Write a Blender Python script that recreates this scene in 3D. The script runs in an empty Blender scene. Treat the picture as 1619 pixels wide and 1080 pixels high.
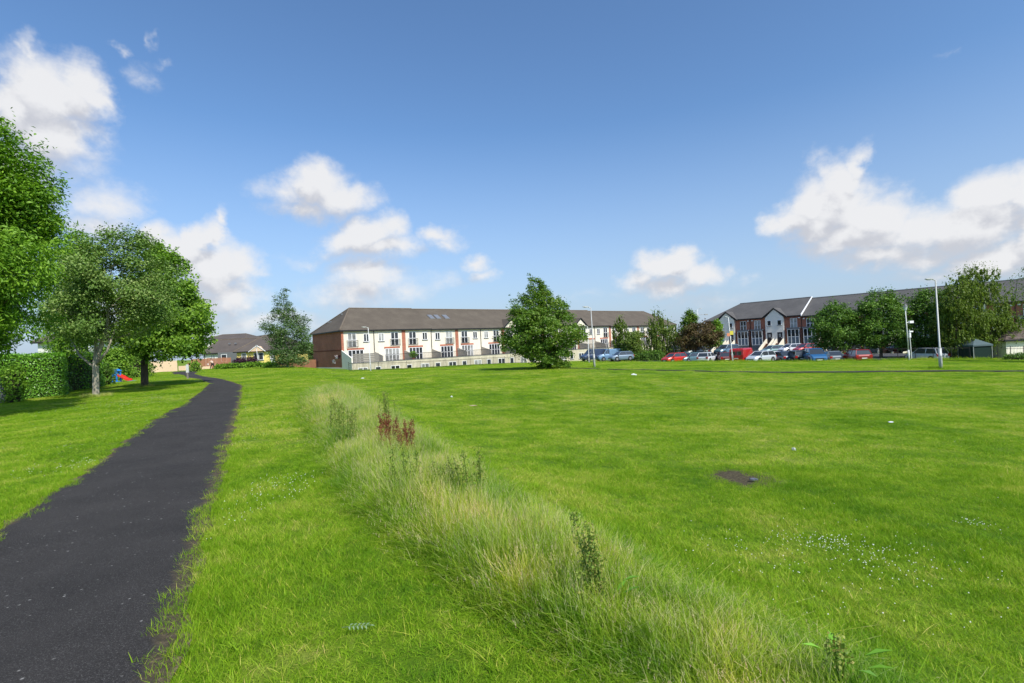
import bpy, math, random
import numpy as np
from mathutils import Vector, Matrix

SC = bpy.context.scene
random.seed(7); NR = np.random.default_rng(7)
PI = math.pi; R = math.radians

# ------------------------------------------------------------------ camera
CAM_H = 1.65; PITCH = R(0.35); ROLL = R(2.7); FPX = 810.0; W0, H0 = 1619.0, 1080.0
cam_d = bpy.data.cameras.new('camera'); cam = bpy.data.objects.new('camera', cam_d)
SC.collection.objects.link(cam); SC.camera = cam
cam_d.sensor_width = 36.0; cam_d.lens = 36.0 * FPX / W0
cam_d.clip_start = 0.05; cam_d.clip_end = 6000
ROT = Matrix.Rotation(R(90) + PITCH, 4, 'X') @ Matrix.Rotation(-ROLL, 4, 'Z')
cam.matrix_world = Matrix.Translation((0, 0, CAM_H)) @ ROT
ROT3 = ROT.to_3x3()

def ray(px, py):
    return ROT3 @ Vector(((px - W0/2)/FPX, (H0/2 - py)/FPX, -1.0))
def P(px, py, depth):
    d = ray(px, py); k = depth/d.y
    return Vector((d.x*k, depth, CAM_H + d.z*k))
def PZ(px, py, z):
    d = ray(px, py); k = (z - CAM_H)/d.z
    return Vector((d.x*k, d.y*k, z))
def XD(px, py, depth):
    p = P(px, py, depth); return p.x
def proj(p):
    v = ROT3.transposed() @ (Vector(p) - Vector((0, 0, CAM_H)))
    return (W0/2 - v.x/v.z*FPX, H0/2 + v.y/v.z*FPX)

# ------------------------------------------------------------------ sky, sun
SUN_EL = R(46); SUN_AZ_VEC = Vector((0.60, -0.80, 0)).normalized()
sun_rot = math.atan2(SUN_AZ_VEC.x, SUN_AZ_VEC.y)
world = bpy.data.worlds.new("World"); SC.world = world; world.use_nodes = True
wt = world.node_tree; wt.nodes.clear()
def wn(t, **kw):
    n = wt.nodes.new(t)
    for k, v in kw.items(): setattr(n, k, v)
    return n
sky = wn('ShaderNodeTexSky', sky_type='NISHITA', sun_disc=False)
sky.sun_elevation = SUN_EL; sky.sun_rotation = sun_rot
sky.air_density = 1.0; sky.dust_density = 1.2; sky.ozone_density = 2.4; sky.altitude = 0
SKY_STR = 0.125
tc = wn('ShaderNodeTexCoord'); sep = wn('ShaderNodeSeparateXYZ')
wt.links.new(tc.outputs['Generated'], sep.inputs[0])
az = wn('ShaderNodeMath', operation='ARCTAN2'); wt.links.new(sep.outputs[0], az.inputs[0]); wt.links.new(sep.outputs[1], az.inputs[1])
el = wn('ShaderNodeMath', operation='ARCSINE', use_clamp=False); wt.links.new(sep.outputs[2], el.inputs[0])
comb = wn('ShaderNodeCombineXYZ'); wt.links.new(az.outputs[0], comb.inputs[0]); wt.links.new(el.outputs[0], comb.inputs[1])
# clouds of this sky: (px, py, rx, ry, weight) of each puff, turned into azimuth / elevation
PUFFS = [(70,150,80,75,1.0),(60,90,30,45,.62),(128,138,52,52,.95),(25,175,60,60,1.0),(75,215,90,55,.95),(110,100,35,22,.5),
 (80,245,100,70,.62),(20,260,80,80,.7),(60,320,120,60,.40),(165,325,75,50,.62),(150,362,90,40,.60),(110,300,70,60,.36),
 (200,76,18,12,.42),(240,62,13,20,.36),(222,112,34,26,.38),(252,96,22,10,.32),
 (325,372,36,36,.95),(300,400,62,50,1.0),(345,430,58,55,1.0),(262,372,42,30,.85),(370,470,60,45,.8),(300,480,110,55,.8),(345,340,22,22,.7),
 (498,292,52,36,.95),(530,306,66,36,.9),(450,300,60,26,.66),(480,325,60,26,.72),(570,312,46,24,.62),
 (590,365,52,34,1.0),(570,385,60,34,.95),(620,390,52,28,.8),(585,440,66,36,.85),(560,462,80,32,.7),(640,460,80,28,.5),
 (688,368,36,22,.72),(700,385,40,20,.55),(748,420,34,18,.66),(765,438,30,18,.6),(700,450,60,22,.4),(500,410,120,14,.36),
 (1060,425,62,28,1.0),(1070,405,42,22,.85),(1110,438,50,24,.9),(1015,442,48,22,.75),(1060,452,90,16,.7),(1185,448,36,14,.4),
 (1285,318,62,46,1.0),(1330,285,55,48,1.0),(1362,255,30,34,.8),(1290,350,80,40,1.0),(1380,345,90,44,1.0),(1340,378,120,36,.95),(1290,365,70,34,.9),(1400,398,110,30,.8),(1440,350,50,36,.7),(1330,325,90,66,1.0),(1250,345,44,40,.85),
 (1450,360,80,44,.9),(1545,312,78,44,1.0),(1600,305,60,40,1.0),(1530,350,110,50,1.0),(1590,400,90,40,1.0),(1470,400,120,30,.7),(1640,360,60,80,1.0),
 (1560,415,80,26,.8),(1487,96,22,14,.24),
 (420,505,150,26,.55),(330,520,90,22,.55),(220,480,120,50,.6),(1500,430,160,24,.5),(1120,470,160,16,.34),(900,470,200,14,.25),
 (-140,220,130,110,1.),(-330,330,170,80,.9),(1830,300,140,60,.9),(2050,260,160,70,.9)]
def azel(px, py):
    d = ray(px, py).normalized(); return math.atan2(d.x, d.y), math.asin(d.z)
cg = bpy.data.node_groups.new('cloud_density', 'ShaderNodeTree')
cg.interface.new_socket('Vector', in_out='INPUT', socket_type='NodeSocketVector')
cg.interface.new_socket('Density', in_out='OUTPUT', socket_type='NodeSocketFloat')
gi = cg.nodes.new('NodeGroupInput'); go = cg.nodes.new('NodeGroupOutput')
def gm(op, a, b=None, clamp=False, c=None):
    n = cg.nodes.new('ShaderNodeMath'); n.operation = op; n.use_clamp = clamp
    for i, v in enumerate((a, b, c)):
        if v is None: continue
        if isinstance(v, (int, float)): n.inputs[i].default_value = v
        else: cg.links.new(v, n.inputs[i])
    return n.outputs[0]
nzw = cg.nodes.new('ShaderNodeTexNoise'); nzw.inputs['Scale'].default_value = 9; nzw.inputs['Detail'].default_value = 5; nzw.inputs['Roughness'].default_value = .6
cg.links.new(gi.outputs[0], nzw.inputs['Vector'])
vs = cg.nodes.new('ShaderNodeVectorMath'); vs.operation = 'SUBTRACT'; vs.inputs[1].default_value = (.5, .5, .5); cg.links.new(nzw.outputs['Color'], vs.inputs[0])
vm = cg.nodes.new('ShaderNodeVectorMath'); vm.operation = 'MULTIPLY_ADD'; vm.inputs[1].default_value = (.16, .09, 0)
cg.links.new(vs.outputs[0], vm.inputs[0]); cg.links.new(gi.outputs[0], vm.inputs[2])
acc = None
for (px, py, rx, ry, wgt) in PUFFS:
    a0, e0 = azel(px, py); a1, _ = azel(px + rx, py); _, e1 = azel(px, py - ry)
    sa = max(abs(a1 - a0), .004)*1.45; se = max(abs(e1 - e0), .004)*1.45
    mp = cg.nodes.new('ShaderNodeMapping'); mp.inputs['Scale'].default_value = (1/sa, 1/se, 0); mp.inputs['Location'].default_value = (-a0/sa, -e0/se, 0)
    cg.links.new(vm.outputs[0], mp.inputs['Vector'])
    gr = cg.nodes.new('ShaderNodeTexGradient'); gr.gradient_type = 'QUADRATIC_SPHERE' if False else 'SPHERICAL'; cg.links.new(mp.outputs[0], gr.inputs[0])
    v = gm('MULTIPLY', gr.outputs['Fac'], wgt)
    acc = v if acc is None else gm('SMOOTH_MAX', acc, v, c=.08)
nz2 = cg.nodes.new('ShaderNodeTexNoise'); nz2.inputs['Scale'].default_value = 22; nz2.inputs['Detail'].default_value = 7; nz2.inputs['Roughness'].default_value = .62
mp2 = cg.nodes.new('ShaderNodeMapping'); mp2.inputs['Scale'].default_value = (1, 1.5, 1); cg.links.new(gi.outputs[0], mp2.inputs[0]); cg.links.new(mp2.outputs[0], nz2.inputs['Vector'])
nn = gm('MULTIPLY', gm('SUBTRACT', nz2.outputs['Fac'], .5), .40)
cg.links.new(gm('ADD', acc, nn), go.inputs[0])
def cgroup(vec):
    n = wn('ShaderNodeGroup'); n.node_tree = cg; wt.links.new(vec, n.inputs[0]); return n.outputs[0]
d0 = cgroup(comb.outputs[0])
off = wn('ShaderNodeVectorMath', operation='ADD'); off.inputs[1].default_value = (.012, .034, 0); wt.links.new(comb.outputs[0], off.inputs[0])
d1 = cgroup(off.outputs[0])
mask = wn('ShaderNodeMapRange', interpolation_type='SMOOTHSTEP'); mask.inputs['From Min'].default_value = .12; mask.inputs['From Max'].default_value = .70; mask.inputs['To Max'].default_value = .96
wt.links.new(d0, mask.inputs['Value'])
dif = wn('ShaderNodeMath', operation='SUBTRACT'); wt.links.new(d0, dif.inputs[0]); wt.links.new(d1, dif.inputs[1])
shd = wn('ShaderNodeMapRange', interpolation_type='SMOOTHSTEP'); shd.inputs['From Min'].default_value = -.30; shd.inputs['From Max'].default_value = .20
wt.links.new(dif.outputs[0], shd.inputs['Value'])
ccol = wn('ShaderNodeMix', data_type='RGBA'); wt.links.new(shd.outputs[0], ccol.inputs['Factor'])
CB = 1/SKY_STR
ccol.inputs['A'].default_value = (.45*CB, .46*CB, .50*CB, 1); ccol.inputs['B'].default_value = (.65*CB, .65*CB, .66*CB, 1)
# pale air near the horizon
hz = wn('ShaderNodeMapRange'); hz.inputs['From Min'].default_value = 0.0; hz.inputs['From Max'].default_value = .40; hz.inputs['To Min'].default_value = .82; hz.inputs['To Max'].default_value = 0.0
wt.links.new(el.outputs[0], hz.inputs['Value'])
hz2 = wn('ShaderNodeMath', operation='POWER'); hz2.inputs[1].default_value = 1.25; wt.links.new(hz.outputs[0], hz2.inputs[0])
skt = wn('ShaderNodeMix', data_type='RGBA', blend_type='MULTIPLY'); skt.inputs['Factor'].default_value = 1.0
wt.links.new(sky.outputs[0], skt.inputs['A']); skt.inputs['B'].default_value = (.74, .93, 1.08, 1)
hmix = wn('ShaderNodeMix', data_type='RGBA'); wt.links.new(hz2.outputs[0], hmix.inputs['Factor']); wt.links.new(skt.outputs['Result'], hmix.inputs['A'])
hmix.inputs['B'].default_value = (.37*CB, .44*CB, .57*CB, 1)
cmix = wn('ShaderNodeMix', data_type='RGBA'); wt.links.new(mask.outputs[0], cmix.inputs['Factor'])
wt.links.new(hmix.outputs['Result'], cmix.inputs['A']); wt.links.new(ccol.outputs['Result'], cmix.inputs['B'])
bg = wn('ShaderNodeBackground'); bg.inputs['Strength'].default_value = SKY_STR; wt.links.new(cmix.outputs['Result'], bg.inputs['Color'])
wo = wn('ShaderNodeOutputWorld'); wt.links.new(bg.outputs[0], wo.inputs[0])
world.cycles.sampling_method = 'MANUAL'; world.cycles.sample_map_resolution = 512

sun_d = bpy.data.lights.new('sun', 'SUN'); sun = bpy.data.objects.new('sun', sun_d); SC.collection.objects.link(sun)
sun_d.energy = 4.0; sun_d.angle = R(0.55); sun_d.color = (1.0, .95, .86)
sdir = Vector((SUN_AZ_VEC.x*math.cos(SUN_EL), SUN_AZ_VEC.y*math.cos(SUN_EL), math.sin(SUN_EL)))
sun.rotation_euler = (-sdir).to_track_quat('-Z', 'Y').to_euler()
vs_ = SC.view_settings; vs_.view_transform = 'Standard'; vs_.look = 'None'; vs_.exposure = 0.42; vs_.gamma = 1.0; vs_.use_curve_mapping = False
SC.display_settings.display_device = 'sRGB'
SC.cycles.max_bounces = 6; SC.cycles.transparent_max_bounces = 4; SC.cycles.diffuse_bounces = 3; SC.cycles.glossy_bounces = 2

# ------------------------------------------------------------------ materials
def newmat(name):
    m = bpy.data.materials.new(name); m.use_nodes = True; m.node_tree.nodes.clear(); return m
def NN(t, typ, **kw):
    n = t.nodes.new(typ)
    for k, v in kw.items(): setattr(n, k, v)
    return n
def rgba(c): return (c[0], c[1], c[2], 1)
def noise(t, scale, detail=4, rough=.55, vec=None, stretch=None):
    if vec is None:
        g = NN(t, 'ShaderNodeNewGeometry'); vec = g.outputs['Position']
    if stretch:
        mp = NN(t, 'ShaderNodeMapping'); mp.inputs['Scale'].default_value = stretch; t.links.new(vec, mp.inputs[0]); vec = mp.outputs[0]
    n = NN(t, 'ShaderNodeTexNoise'); n.inputs['Scale'].default_value = scale; n.inputs['Detail'].default_value = detail; n.inputs['Roughness'].default_value = rough
    t.links.new(vec, n.inputs['Vector']); return n.outputs['Fac']
def ramp(t, fac, stops):
    r = NN(t, 'ShaderNodeValToRGB'); el_ = r.color_ramp.elements
    while len(el_) > 1: el_.remove(el_[-1])
    el_[0].position = stops[0][0]; el_[0].color = rgba(stops[0][1])
    for p, c in stops[1:]:
        e = el_.new(p); e.color = rgba(c)
    t.links.new(fac, r.inputs[0]); return r.outputs[0]
def fr(t, fac, a, b, c=0., d=1., smooth=False):
    m = NN(t, 'ShaderNodeMapRange'); m.inputs['From Min'].default_value = a; m.inputs['From Max'].default_value = b
    m.inputs['To Min'].default_value = c; m.inputs['To Max'].default_value = d
    if smooth: m.interpolation_type = 'SMOOTHSTEP'
    t.links.new(fac, m.inputs['Value']); return m.outputs[0]
def mix(t, fac, a, b, blend='MIX'):
    m = NN(t, 'ShaderNodeMix', data_type='RGBA', blend_type=blend)
    for sck, v in (('Factor', fac), ('A', a), ('B', b)):
        if isinstance(v, (int, float)): m.inputs[sck].default_value = v
        elif isinstance(v, tuple): m.inputs[sck].default_value = rgba(v)
        else: t.links.new(v, m.inputs[sck])
    return m.outputs['Result']
def fmath(t, op, a, b):
    m = NN(t, 'ShaderNodeMath', operation=op)
    for i, v in enumerate((a, b)):
        if isinstance(v, (int, float)): m.inputs[i].default_value = v
        else: t.links.new(v, m.inputs[i])
    return m.outputs[0]
def finish(m, col, rough=.8, metal=0, bump=None, bstr=.3, bdist=.02, spec=.3, coat=0):
    t = m.node_tree; b = NN(t, 'ShaderNodeBsdfPrincipled'); o = NN(t, 'ShaderNodeOutputMaterial')
    if isinstance(col, tuple): b.inputs['Base Color'].default_value = rgba(col)
    else: t.links.new(col, b.inputs['Base Color'])
    b.inputs['Roughness'].default_value = rough; b.inputs['Metallic'].default_value = metal
    b.inputs['Specular IOR Level'].default_value = spec; b.inputs['Coat Weight'].default_value = coat
    if bump is not None:
        bn = NN(t, 'ShaderNodeBump'); bn.inputs['Strength'].default_value = bstr; bn.inputs['Distance'].default_value = bdist
        t.links.new(bump, bn.inputs['Height']); t.links.new(bn.outputs[0], b.inputs['Normal'])
    t.links.new(b.outputs[0], o.inputs[0]); return m
_mc = {}
def plain(name, col, rough=.7, var=.18, scale=3., metal=0, spec=.3, coat=0, bump=.0, stretch=None):
    """a paint / render / timber colour with weathering noise"""
    if name in _mc: return _mc[name]
    m = newmat(name); t = m.node_tree
    n = noise(t, scale, 5, .62, stretch=stretch); n2 = noise(t, scale*9, 3, .5, stretch=stretch)
    f = fmath(t, 'ADD', fmath(t, 'MULTIPLY', n, .7), fmath(t, 'MULTIPLY', n2, .3))
    c = ramp(t, f, [(.3, tuple(x*(1-var) for x in col)), (.7, tuple(min(1, x*(1+var)) for x in col))])
    _mc[name] = finish(m, c, rough, metal, n2 if bump else None, bump, .01, spec, coat); return m

def leafmat(name, dark, mid, light, trans=.35, rough=.5, spec=.25):
    """leaf / blade colour: each leaf carries a random value 'v'"""
    m = newmat(name); t = m.node_tree
    a = NN(t, 'ShaderNodeAttribute', attribute_name='v'); g = noise(t, .9, 3, .5)
    f = fmath(t, 'ADD', fmath(t, 'MULTIPLY', a.outputs['Fac'], .7), fmath(t, 'MULTIPLY', g, .3))
    c = ramp(t, f, [(.12, dark), (.5, mid), (.9, light)])
    b = NN(t, 'ShaderNodeBsdfPrincipled'); t.links.new(c, b.inputs['Base Color']); b.inputs['Roughness'].default_value = rough; b.inputs['Specular IOR Level'].default_value = spec
    tr = NN(t, 'ShaderNodeBsdfTranslucent'); t.links.new(mix(t, 1.0, c, (1.15, 1.25, .45), 'MULTIPLY'), tr.inputs['Color'])
    ms = NN(t, 'ShaderNodeMixShader'); ms.inputs[0].default_value = trans; t.links.new(b.outputs[0], ms.inputs[1]); t.links.new(tr.outputs[0], ms.inputs[2])
    o = NN(t, 'ShaderNodeOutputMaterial'); t.links.new(ms.outputs[0], o.inputs[0]); return m

# ------------------------------------------------------------------ object helpers
ROOTLOC = {}
def tag(o, label=None, cat=None, group=None, kind=None):
    if label: o['label'] = label
    if cat: o['category'] = cat
    if group: o['group'] = group
    if kind: o['kind'] = kind
    return o
def empty(name, loc, label=None, cat=None, group=None, rz=0):
    o = bpy.data.objects.new(name, None); SC.collection.objects.link(o); o.location = loc; o.rotation_euler.z = rz
    o.empty_display_size = .3; ROOTLOC[o.name] = Vector(loc) if rz == 0 else Vector((0, 0, 0))
    return tag(o, label, cat, group)
def link_mesh(name, verts, faces, mat, parent=None, smooth=False, local=False, attr=None):
    me = bpy.data.meshes.new(name)
    off_ = Vector((0, 0, 0))
    if parent is not None and not local: off_ = ROOTLOC.get(parent.name, Vector((0, 0, 0)))
    if isinstance(verts, np.ndarray):
        vv = verts - np.array(off_)
        fa = np.asarray(faces, dtype=np.int32); k = fa.shape[1]
        me.vertices.add(len(vv)); me.vertices.foreach_set('co', vv.astype(np.float32).ravel())
        me.loops.add(fa.size); me.loops.foreach_set('vertex_index', fa.ravel())
        me.polygons.add(len(fa)); me.polygons.foreach_set('loop_start', np.arange(0, fa.size, k, dtype=np.int32))
        me.polygons.foreach_set('loop_total', np.full(len(fa), k, dtype=np.int32))
    else:
        me.from_pydata([tuple(Vector(v) - off_) for v in verts], [], faces)
    if attr is not None:
        at_ = me.attributes.new('v', 'FLOAT', 'FACE'); at_.data.foreach_set('value', np.asarray(attr, dtype=np.float32))
    me.update(calc_edges=True)
    if smooth: me.polygons.foreach_set('use_smooth', [True]*len(me.polygons))
    mats = mat if isinstance(mat, list) else [mat]
    for m in mats: me.materials.append(m)
    o = bpy.data.objects.new(name, me); SC.collection.objects.link(o)
    if parent is not None:
        o.parent = parent; ROOTLOC[o.name] = off_
    return o

class MB:
    def __init__(s): s.v = []; s.f = []
    def add(s, vs, fs):
        n = len(s.v); s.v += [Vector(v) for v in vs]; s.f += [tuple(i + n for i in f) for f in fs]; return s
    def hexa(s, p):   # p: 8 corners, bottom 4 ccw, top 4 ccw
        return s.add(p, [(3,2,1,0),(4,5,6,7),(0,1,5,4),(1,2,6,5),(2,3,7,6),(3,0,4,7)])
    def box(s, x0, x1, y0, y1, z0, z1, fr_=None):
        p = [(x0,y0,z0),(x1,y0,z0),(x1,y1,z0),(x0,y1,z0),(x0,y0,z1),(x1,y0,z1),(x1,y1,z1),(x0,y1,z1)]
        if fr_: p = [fr_(*q) for q in p]
        return s.hexa(p)
    def tube(s, pts, rad, n=8, cap=True):
        pts = [Vector(p) for p in pts]; m = len(pts); rr = rad if isinstance(rad, (list, tuple)) else [rad]*m
        base = len(s.v); ref = Vector((0, 0, 1))
        d_all = (pts[-1] - pts[0]).normalized()
        if abs(d_all.z) > .9: ref = Vector((1, 0, 0))
        for i, p in enumerate(pts):
            d = (pts[min(i+1, m-1)] - pts[max(i-1, 0)]).normalized()
            a = d.cross(ref).normalized(); b = d.cross(a)
            for k in range(n):
                t = 2*PI*k/n; s.v.append(p + (a*math.cos(t) + b*math.sin(t))*rr[i])
        for i in range(m-1):
            for k in range(n):
                q = base + i*n; s.f.append((q+k, q+(k+1) % n, q+n+(k+1) % n, q+n+k))
        if cap:
            s.f.append(tuple(base+k for k in range(n))[::-1]); s.f.append(tuple(base+(m-1)*n+k for k in range(n)))
        return s
    def sphere(s, c, r, n=8, m=6, sc=(1,1,1)):
        c = Vector(c); base = len(s.v)
        for i in range(m+1):
            ph = PI*i/m
            for k in range(n):
                t = 2*PI*k/n; s.v.append(c + Vector((r*sc[0]*math.sin(ph)*math.cos(t), r*sc[1]*math.sin(ph)*math.sin(t), r*sc[2]*math.cos(ph))))
        for i in range(m):
            for k in range(n):
                q = base+i*n; s.f.append((q+k, q+n+k, q+n+(k+1) % n, q+(k+1) % n))
        return s
    def build(s, name, mat, parent=None, smooth=False, local=False):
        return link_mesh(name, s.v, s.f, mat, parent, smooth, local)

def copy_tree(o, parent=None, loc=None, rz=None):
    c = o.copy(); SC.collection.objects.link(c); c.parent = parent
    if loc is not None: c.location = loc
    if rz is not None: c.rotation_euler.z = rz
    for ch in list(o.children): copy_tree(ch, c)
    return c

# ------------------------------------------------------------------ terrain height
STY = [-30, 0, 1.5, 2.5, 4, 5.8, 7.5, 10.3, 15, 20, 22.5, 40, 60, 90, 400]
STL = [6, 1.3, .85, .35, -.75, -1.9, -2.7, -4.0, -6.1, -8.1, -8.7, -17, -27, -44, -300]
STR_ = [8, 3.4, 2.6, 2.0, 1.15, .15, -.6, -1.7, -3.7, -5.9, -6.9, -15, -25, -42, -298]
ANCH = []
def anc(px, py, d): p = P(px, py, d); ANCH.append((p.x, p.y, p.z))
for a in [(2.5,2,-.42),(3,4,-.5),(6,3,-.55),(5,7,-.68),(0,10,-.6),(9,4,-.75),(12,10,-1.15),(8,16,-1.2),(0,17,-.85),(-4,25,-.75),(4,28,-1.15),(15,26,-1.65),(25,15,-1.75),(-9,32,-.5),(20,0,-1.2),(30,0,-1.5),(-14,42,-.55)]: ANCH.append(a)
anc(1488,583,38); anc(940,581,50); anc(865,582,48); anc(585,587,66); anc(556,587,71); anc(640,585,74); anc(796,575,84)
anc(720,580,78); anc(1437,569,56); anc(1600,568.5,54); anc(1356,571,60); anc(1290,571,60); anc(1180,571,66); anc(1065,572,76); anc(960,572,84); anc(490,584,70)
for a in [(130,30,-5.5),(100,150,-4.),(20,170,-3.),(-60,170,-1.5),(0,130,-2.8),(70,80,-2.9),(60,110,-2.8)]: ANCH.append(a)
_A = np.array(ANCH); _c = _A[:, :2]
def _phi(r): return r
_n = len(_A); _K = np.linalg.norm(_c[:, None]-_c[None], axis=2) - np.eye(_n)*0.4
_Pm = np.hstack([np.ones((_n,1)), _c]); _M = np.zeros((_n+3,_n+3)); _M[:_n,:_n] = _K; _M[:_n,_n:] = _Pm; _M[_n:,:_n] = _Pm.T
_w = np.linalg.solve(_M, np.concatenate([_A[:,2], np.zeros(3)]))
def Gv(x, y):
    x = np.asarray(x, float); y = np.asarray(y, float)
    xx = np.clip(x, -120, 120); yy = np.clip(y, -20, 190)
    out = np.zeros(xx.shape) + _w[_n] + _w[_n+1]*xx + _w[_n+2]*yy
    for i in range(_n): out = out + _w[i]*np.sqrt((xx-_c[i,0])**2 + (yy-_c[i,1])**2 + (.02*(1+.0*yy)))
    xl = np.interp(y, STY, STL); xr = np.interp(y, STY, STR_)
    w = 1.0 + np.clip((y-20)/8, 0, 9); d = (x - (xl+xr)/2 + .5)/ (xr-xl+ .6*w + 1.0)
    s = np.clip(d, 0, 1); s = s*s*(3-2*s)
    mi = .02*np.sin(x*1.1+y*.35)*np.cos(y*.8-x*.3) + .03*np.sin(x*.33+1)*np.sin(y*.27)
    return out*s + mi*np.clip((np.hypot(x, y))/6, .3, 1)*np.where(np.hypot(x,y) < 70, 1, 0.3)
def G(x, y): return float(Gv(np.array([x]), np.array([y]))[0])

# the paved path, edges unprojected on the level ground
def _pl(pts, z=0.0): return np.array([tuple(PZ(px, py, z))[:2] for px, py in pts])
PLl = _pl([(0,845),(52,806),(100,775),(160,735),(200,702),(250,664),(298,637),(326,615),(333,606),(322,601),(300,597),(284,592)])
PRr = _pl([(240,1080),(274,965),(312,830),(334,780),(350,720),(366,670),(379,630),(381,611),(366,604),(340,599),(316,595),(302,589)])
PLl = np.vstack([[[-.45,-8],[-1.4,-3],[-3.55,2.6]], PLl]); PRr = np.vstack([[[1.5,-8],[.75,-3],[-.68,0.4]], PRr])
def PG(px, py):
    z = -.6
    for _ in range(25): q = PZ(px, py, z); z = .6*z + .4*G(q.x, q.y)
    return PZ(px, py, z)
def resample(pl, n):
    d = np.concatenate([[0], np.cumsum(np.linalg.norm(np.diff(pl, axis=0), axis=1))]); t = np.linspace(0, 1, 2000)*d[-1]
    q = np.stack([np.interp(t, d, pl[:, i]) for i in (0, 1)], 1)
    k = 61; ker = np.hanning(k); ker /= ker.sum()
    qp = np.vstack([np.repeat(q[:1], k//2, 0), q, np.repeat(q[-1:], k//2, 0)])
    q = np.stack([np.convolve(qp[:, i], ker, 'valid') for i in (0, 1)], 1)
    return q
_l = resample(PLl, 0); _r = resample(PRr, 0)
# pair by nearest point
PC = []
for i in range(0, 2000, 6):
    a = _r[i]; j = np.argmin(((_l - a)**2).sum(1)); b = _l[j]
    PC.append((*( (a+b)/2), max(.6, min(1.15, np.linalg.norm(a-b)/2))))
PC = np.array(PC)
k = 21; ker = np.hanning(k); ker /= ker.sum()
PCp = np.vstack([np.repeat(PC[:1], k//2, 0), PC, np.repeat(PC[-1:], k//2, 0)])
PC = np.stack([np.convolve(PCp[:, i], ker, 'valid') for i in range(3)], 1)
# straight run on past the last point
_e = (PC[-1]-PC[-12]); _e[2] = 0; _e = _e/np.linalg.norm(_e)
PC = np.vstack([PC] + [PC[-1:]+_e*s for s in range(1, 16)])
def path_dist(x, y):
    """signed distance to the paved path's edge (negative on the path)"""
    out = np.full(np.shape(x), 1e9)
    for c in PC: out = np.minimum(out, np.hypot(x-c[0], y-c[1]) - c[2])
    return out
# ------------------------------------------------------------------ ground
def graded(bands):
    out = []
    for a, b, s in bands: out += list(np.arange(a, b-1e-6, s))
    return np.array(sorted(set(np.round(out + [bands[-1][1]], 4))))
gx = graded([(-3000,-400,520),(-400,-130,45),(-130,-60,5),(-60,-14,1),(-14,14,.25),(14,70,1),(70,130,5),(130,400,45),(400,3000,520)])
gy = graded([(-1500,-100,350),(-100,-20,10),(-20,-2,1),(-2,26,.25),(26,100,1),(100,200,5),(200,500,50),(500,4000,700)])
X, Y = np.meshgrid(gx, gy); Zg = Gv(X, Y)
SOIL = PG(1176, 756)
def ground_z(x, y): return Gv(x, y)
verts = np.stack([X.ravel(), Y.ravel(), Zg.ravel()], 1); nx = len(gx)
ii, jj = np.meshgrid(np.arange(len(gy)-1), np.arange(nx-1), indexing='ij'); q = (ii*nx+jj).ravel()
faces = np.stack([q, q+1, q+nx+1, q+nx], 1)

def lawn_color(t):
    big = noise(t, .22, 3, .55); mid = noise(t, 1.3, 4, .6); fine = noise(t, 9, 5, .7); vf = noise(t, 60, 3, .7, stretch=(1, 1, 1))
    f = fmath(t, 'ADD', fmath(t, 'MULTIPLY', big, .34), fmath(t, 'MULTIPLY', mid, .36)); f = fmath(t, 'ADD', f, fmath(t, 'MULTIPLY', fine, .30))
    c = ramp(t, f, [(.39, LAWN[0]), (.5, LAWN[1]), (.60, LAWN[2])])
    return c, f, vf
LAWN = [(.082,.178,.008), (.160,.264,.013), (.275,.322,.050)]
mg = newmat('mown_lawn_ground'); t = mg.node_tree
c, f, vf = lawn_color(t)
c = mix(t, fr(t, vf, .3, .7), mix(t, 1.0, c, (.62,.66,.6), 'MULTIPLY'), c)
# bare soil patch worn into the field
g = NN(t, 'ShaderNodeNewGeometry'); mp = NN(t, 'ShaderNodeMapping'); mp.inputs['Location'].default_value = (-SOIL.x/.62, -SOIL.y/.78, 0); mp.inputs['Scale'].default_value = (1/.62, 1/.78, 0)
t.links.new(g.outputs['Position'], mp.inputs[0])
ln = NN(t, 'ShaderNodeVectorMath', operation='LENGTH'); t.links.new(mp.outputs[0], ln.inputs[0])
sd = fmath(t, 'ADD', ln.outputs['Value'], fmath(t, 'MULTIPLY', noise(t, 7, 4, .7), 1.1))
soilc = ramp(t, noise(t, 22, 4, .6), [(.35, (.055,.044,.028)), (.6, (.115,.095,.055)), (.75, (.20,.19,.09))])
c = mix(t, fr(t, sd, 1.22, 1.5), soilc, c)
finish(mg, c, .85, bump=vf, bstr=.8, bdist=.04, spec=.12)
ground = link_mesh('ground', verts, faces, mg, smooth=True); tag(ground, kind='structure')

# asphalt path
masp = newmat('asphalt_path'); t = masp.node_tree
n1 = noise(t, 1.1, 5, .6); n2 = noise(t, 150, 3, .7); n3 = noise(t, 70, 4, .75)
ca = ramp(t, n1, [(.3, (.026,.024,.023)), (.7, (.047,.043,.0405))])
ca = mix(t, fr(t, n2, .57, .66), ca, (.13,.125,.12)); ca = mix(t, fr(t, n2, .38, .44, .7, 0), ca, (.016,.014,.013))
vo = NN(t, 'ShaderNodeTexVoronoi', feature='F1'); vo.inputs['Scale'].default_value = 12; g = NN(t, 'ShaderNodeNewGeometry'); t.links.new(g.outputs['Position'], vo.inputs['Vector'])
spk = fmath(t, 'MULTIPLY', fr(t, vo.outputs['Distance'], .06, .13, 1, 0), fr(t, noise(t, 3.1, 4, .7), .47, .56))
ca = mix(t, spk, ca, (.33,.32,.30))
av = NN(t, 'ShaderNodeAttribute', attribute_name='edge')
ed = fmath(t, 'ADD', av.outputs['Fac'], fmath(t, 'MULTIPLY', fmath(t, 'SUBTRACT', noise(t, 5, 6, .75), .5), .9))
dirt = ramp(t, noise(t, 26, 4, .7), [(.3, (.040,.034,.022)), (.55, (.085,.068,.042)), (.72, (.22,.17,.10))])
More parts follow.
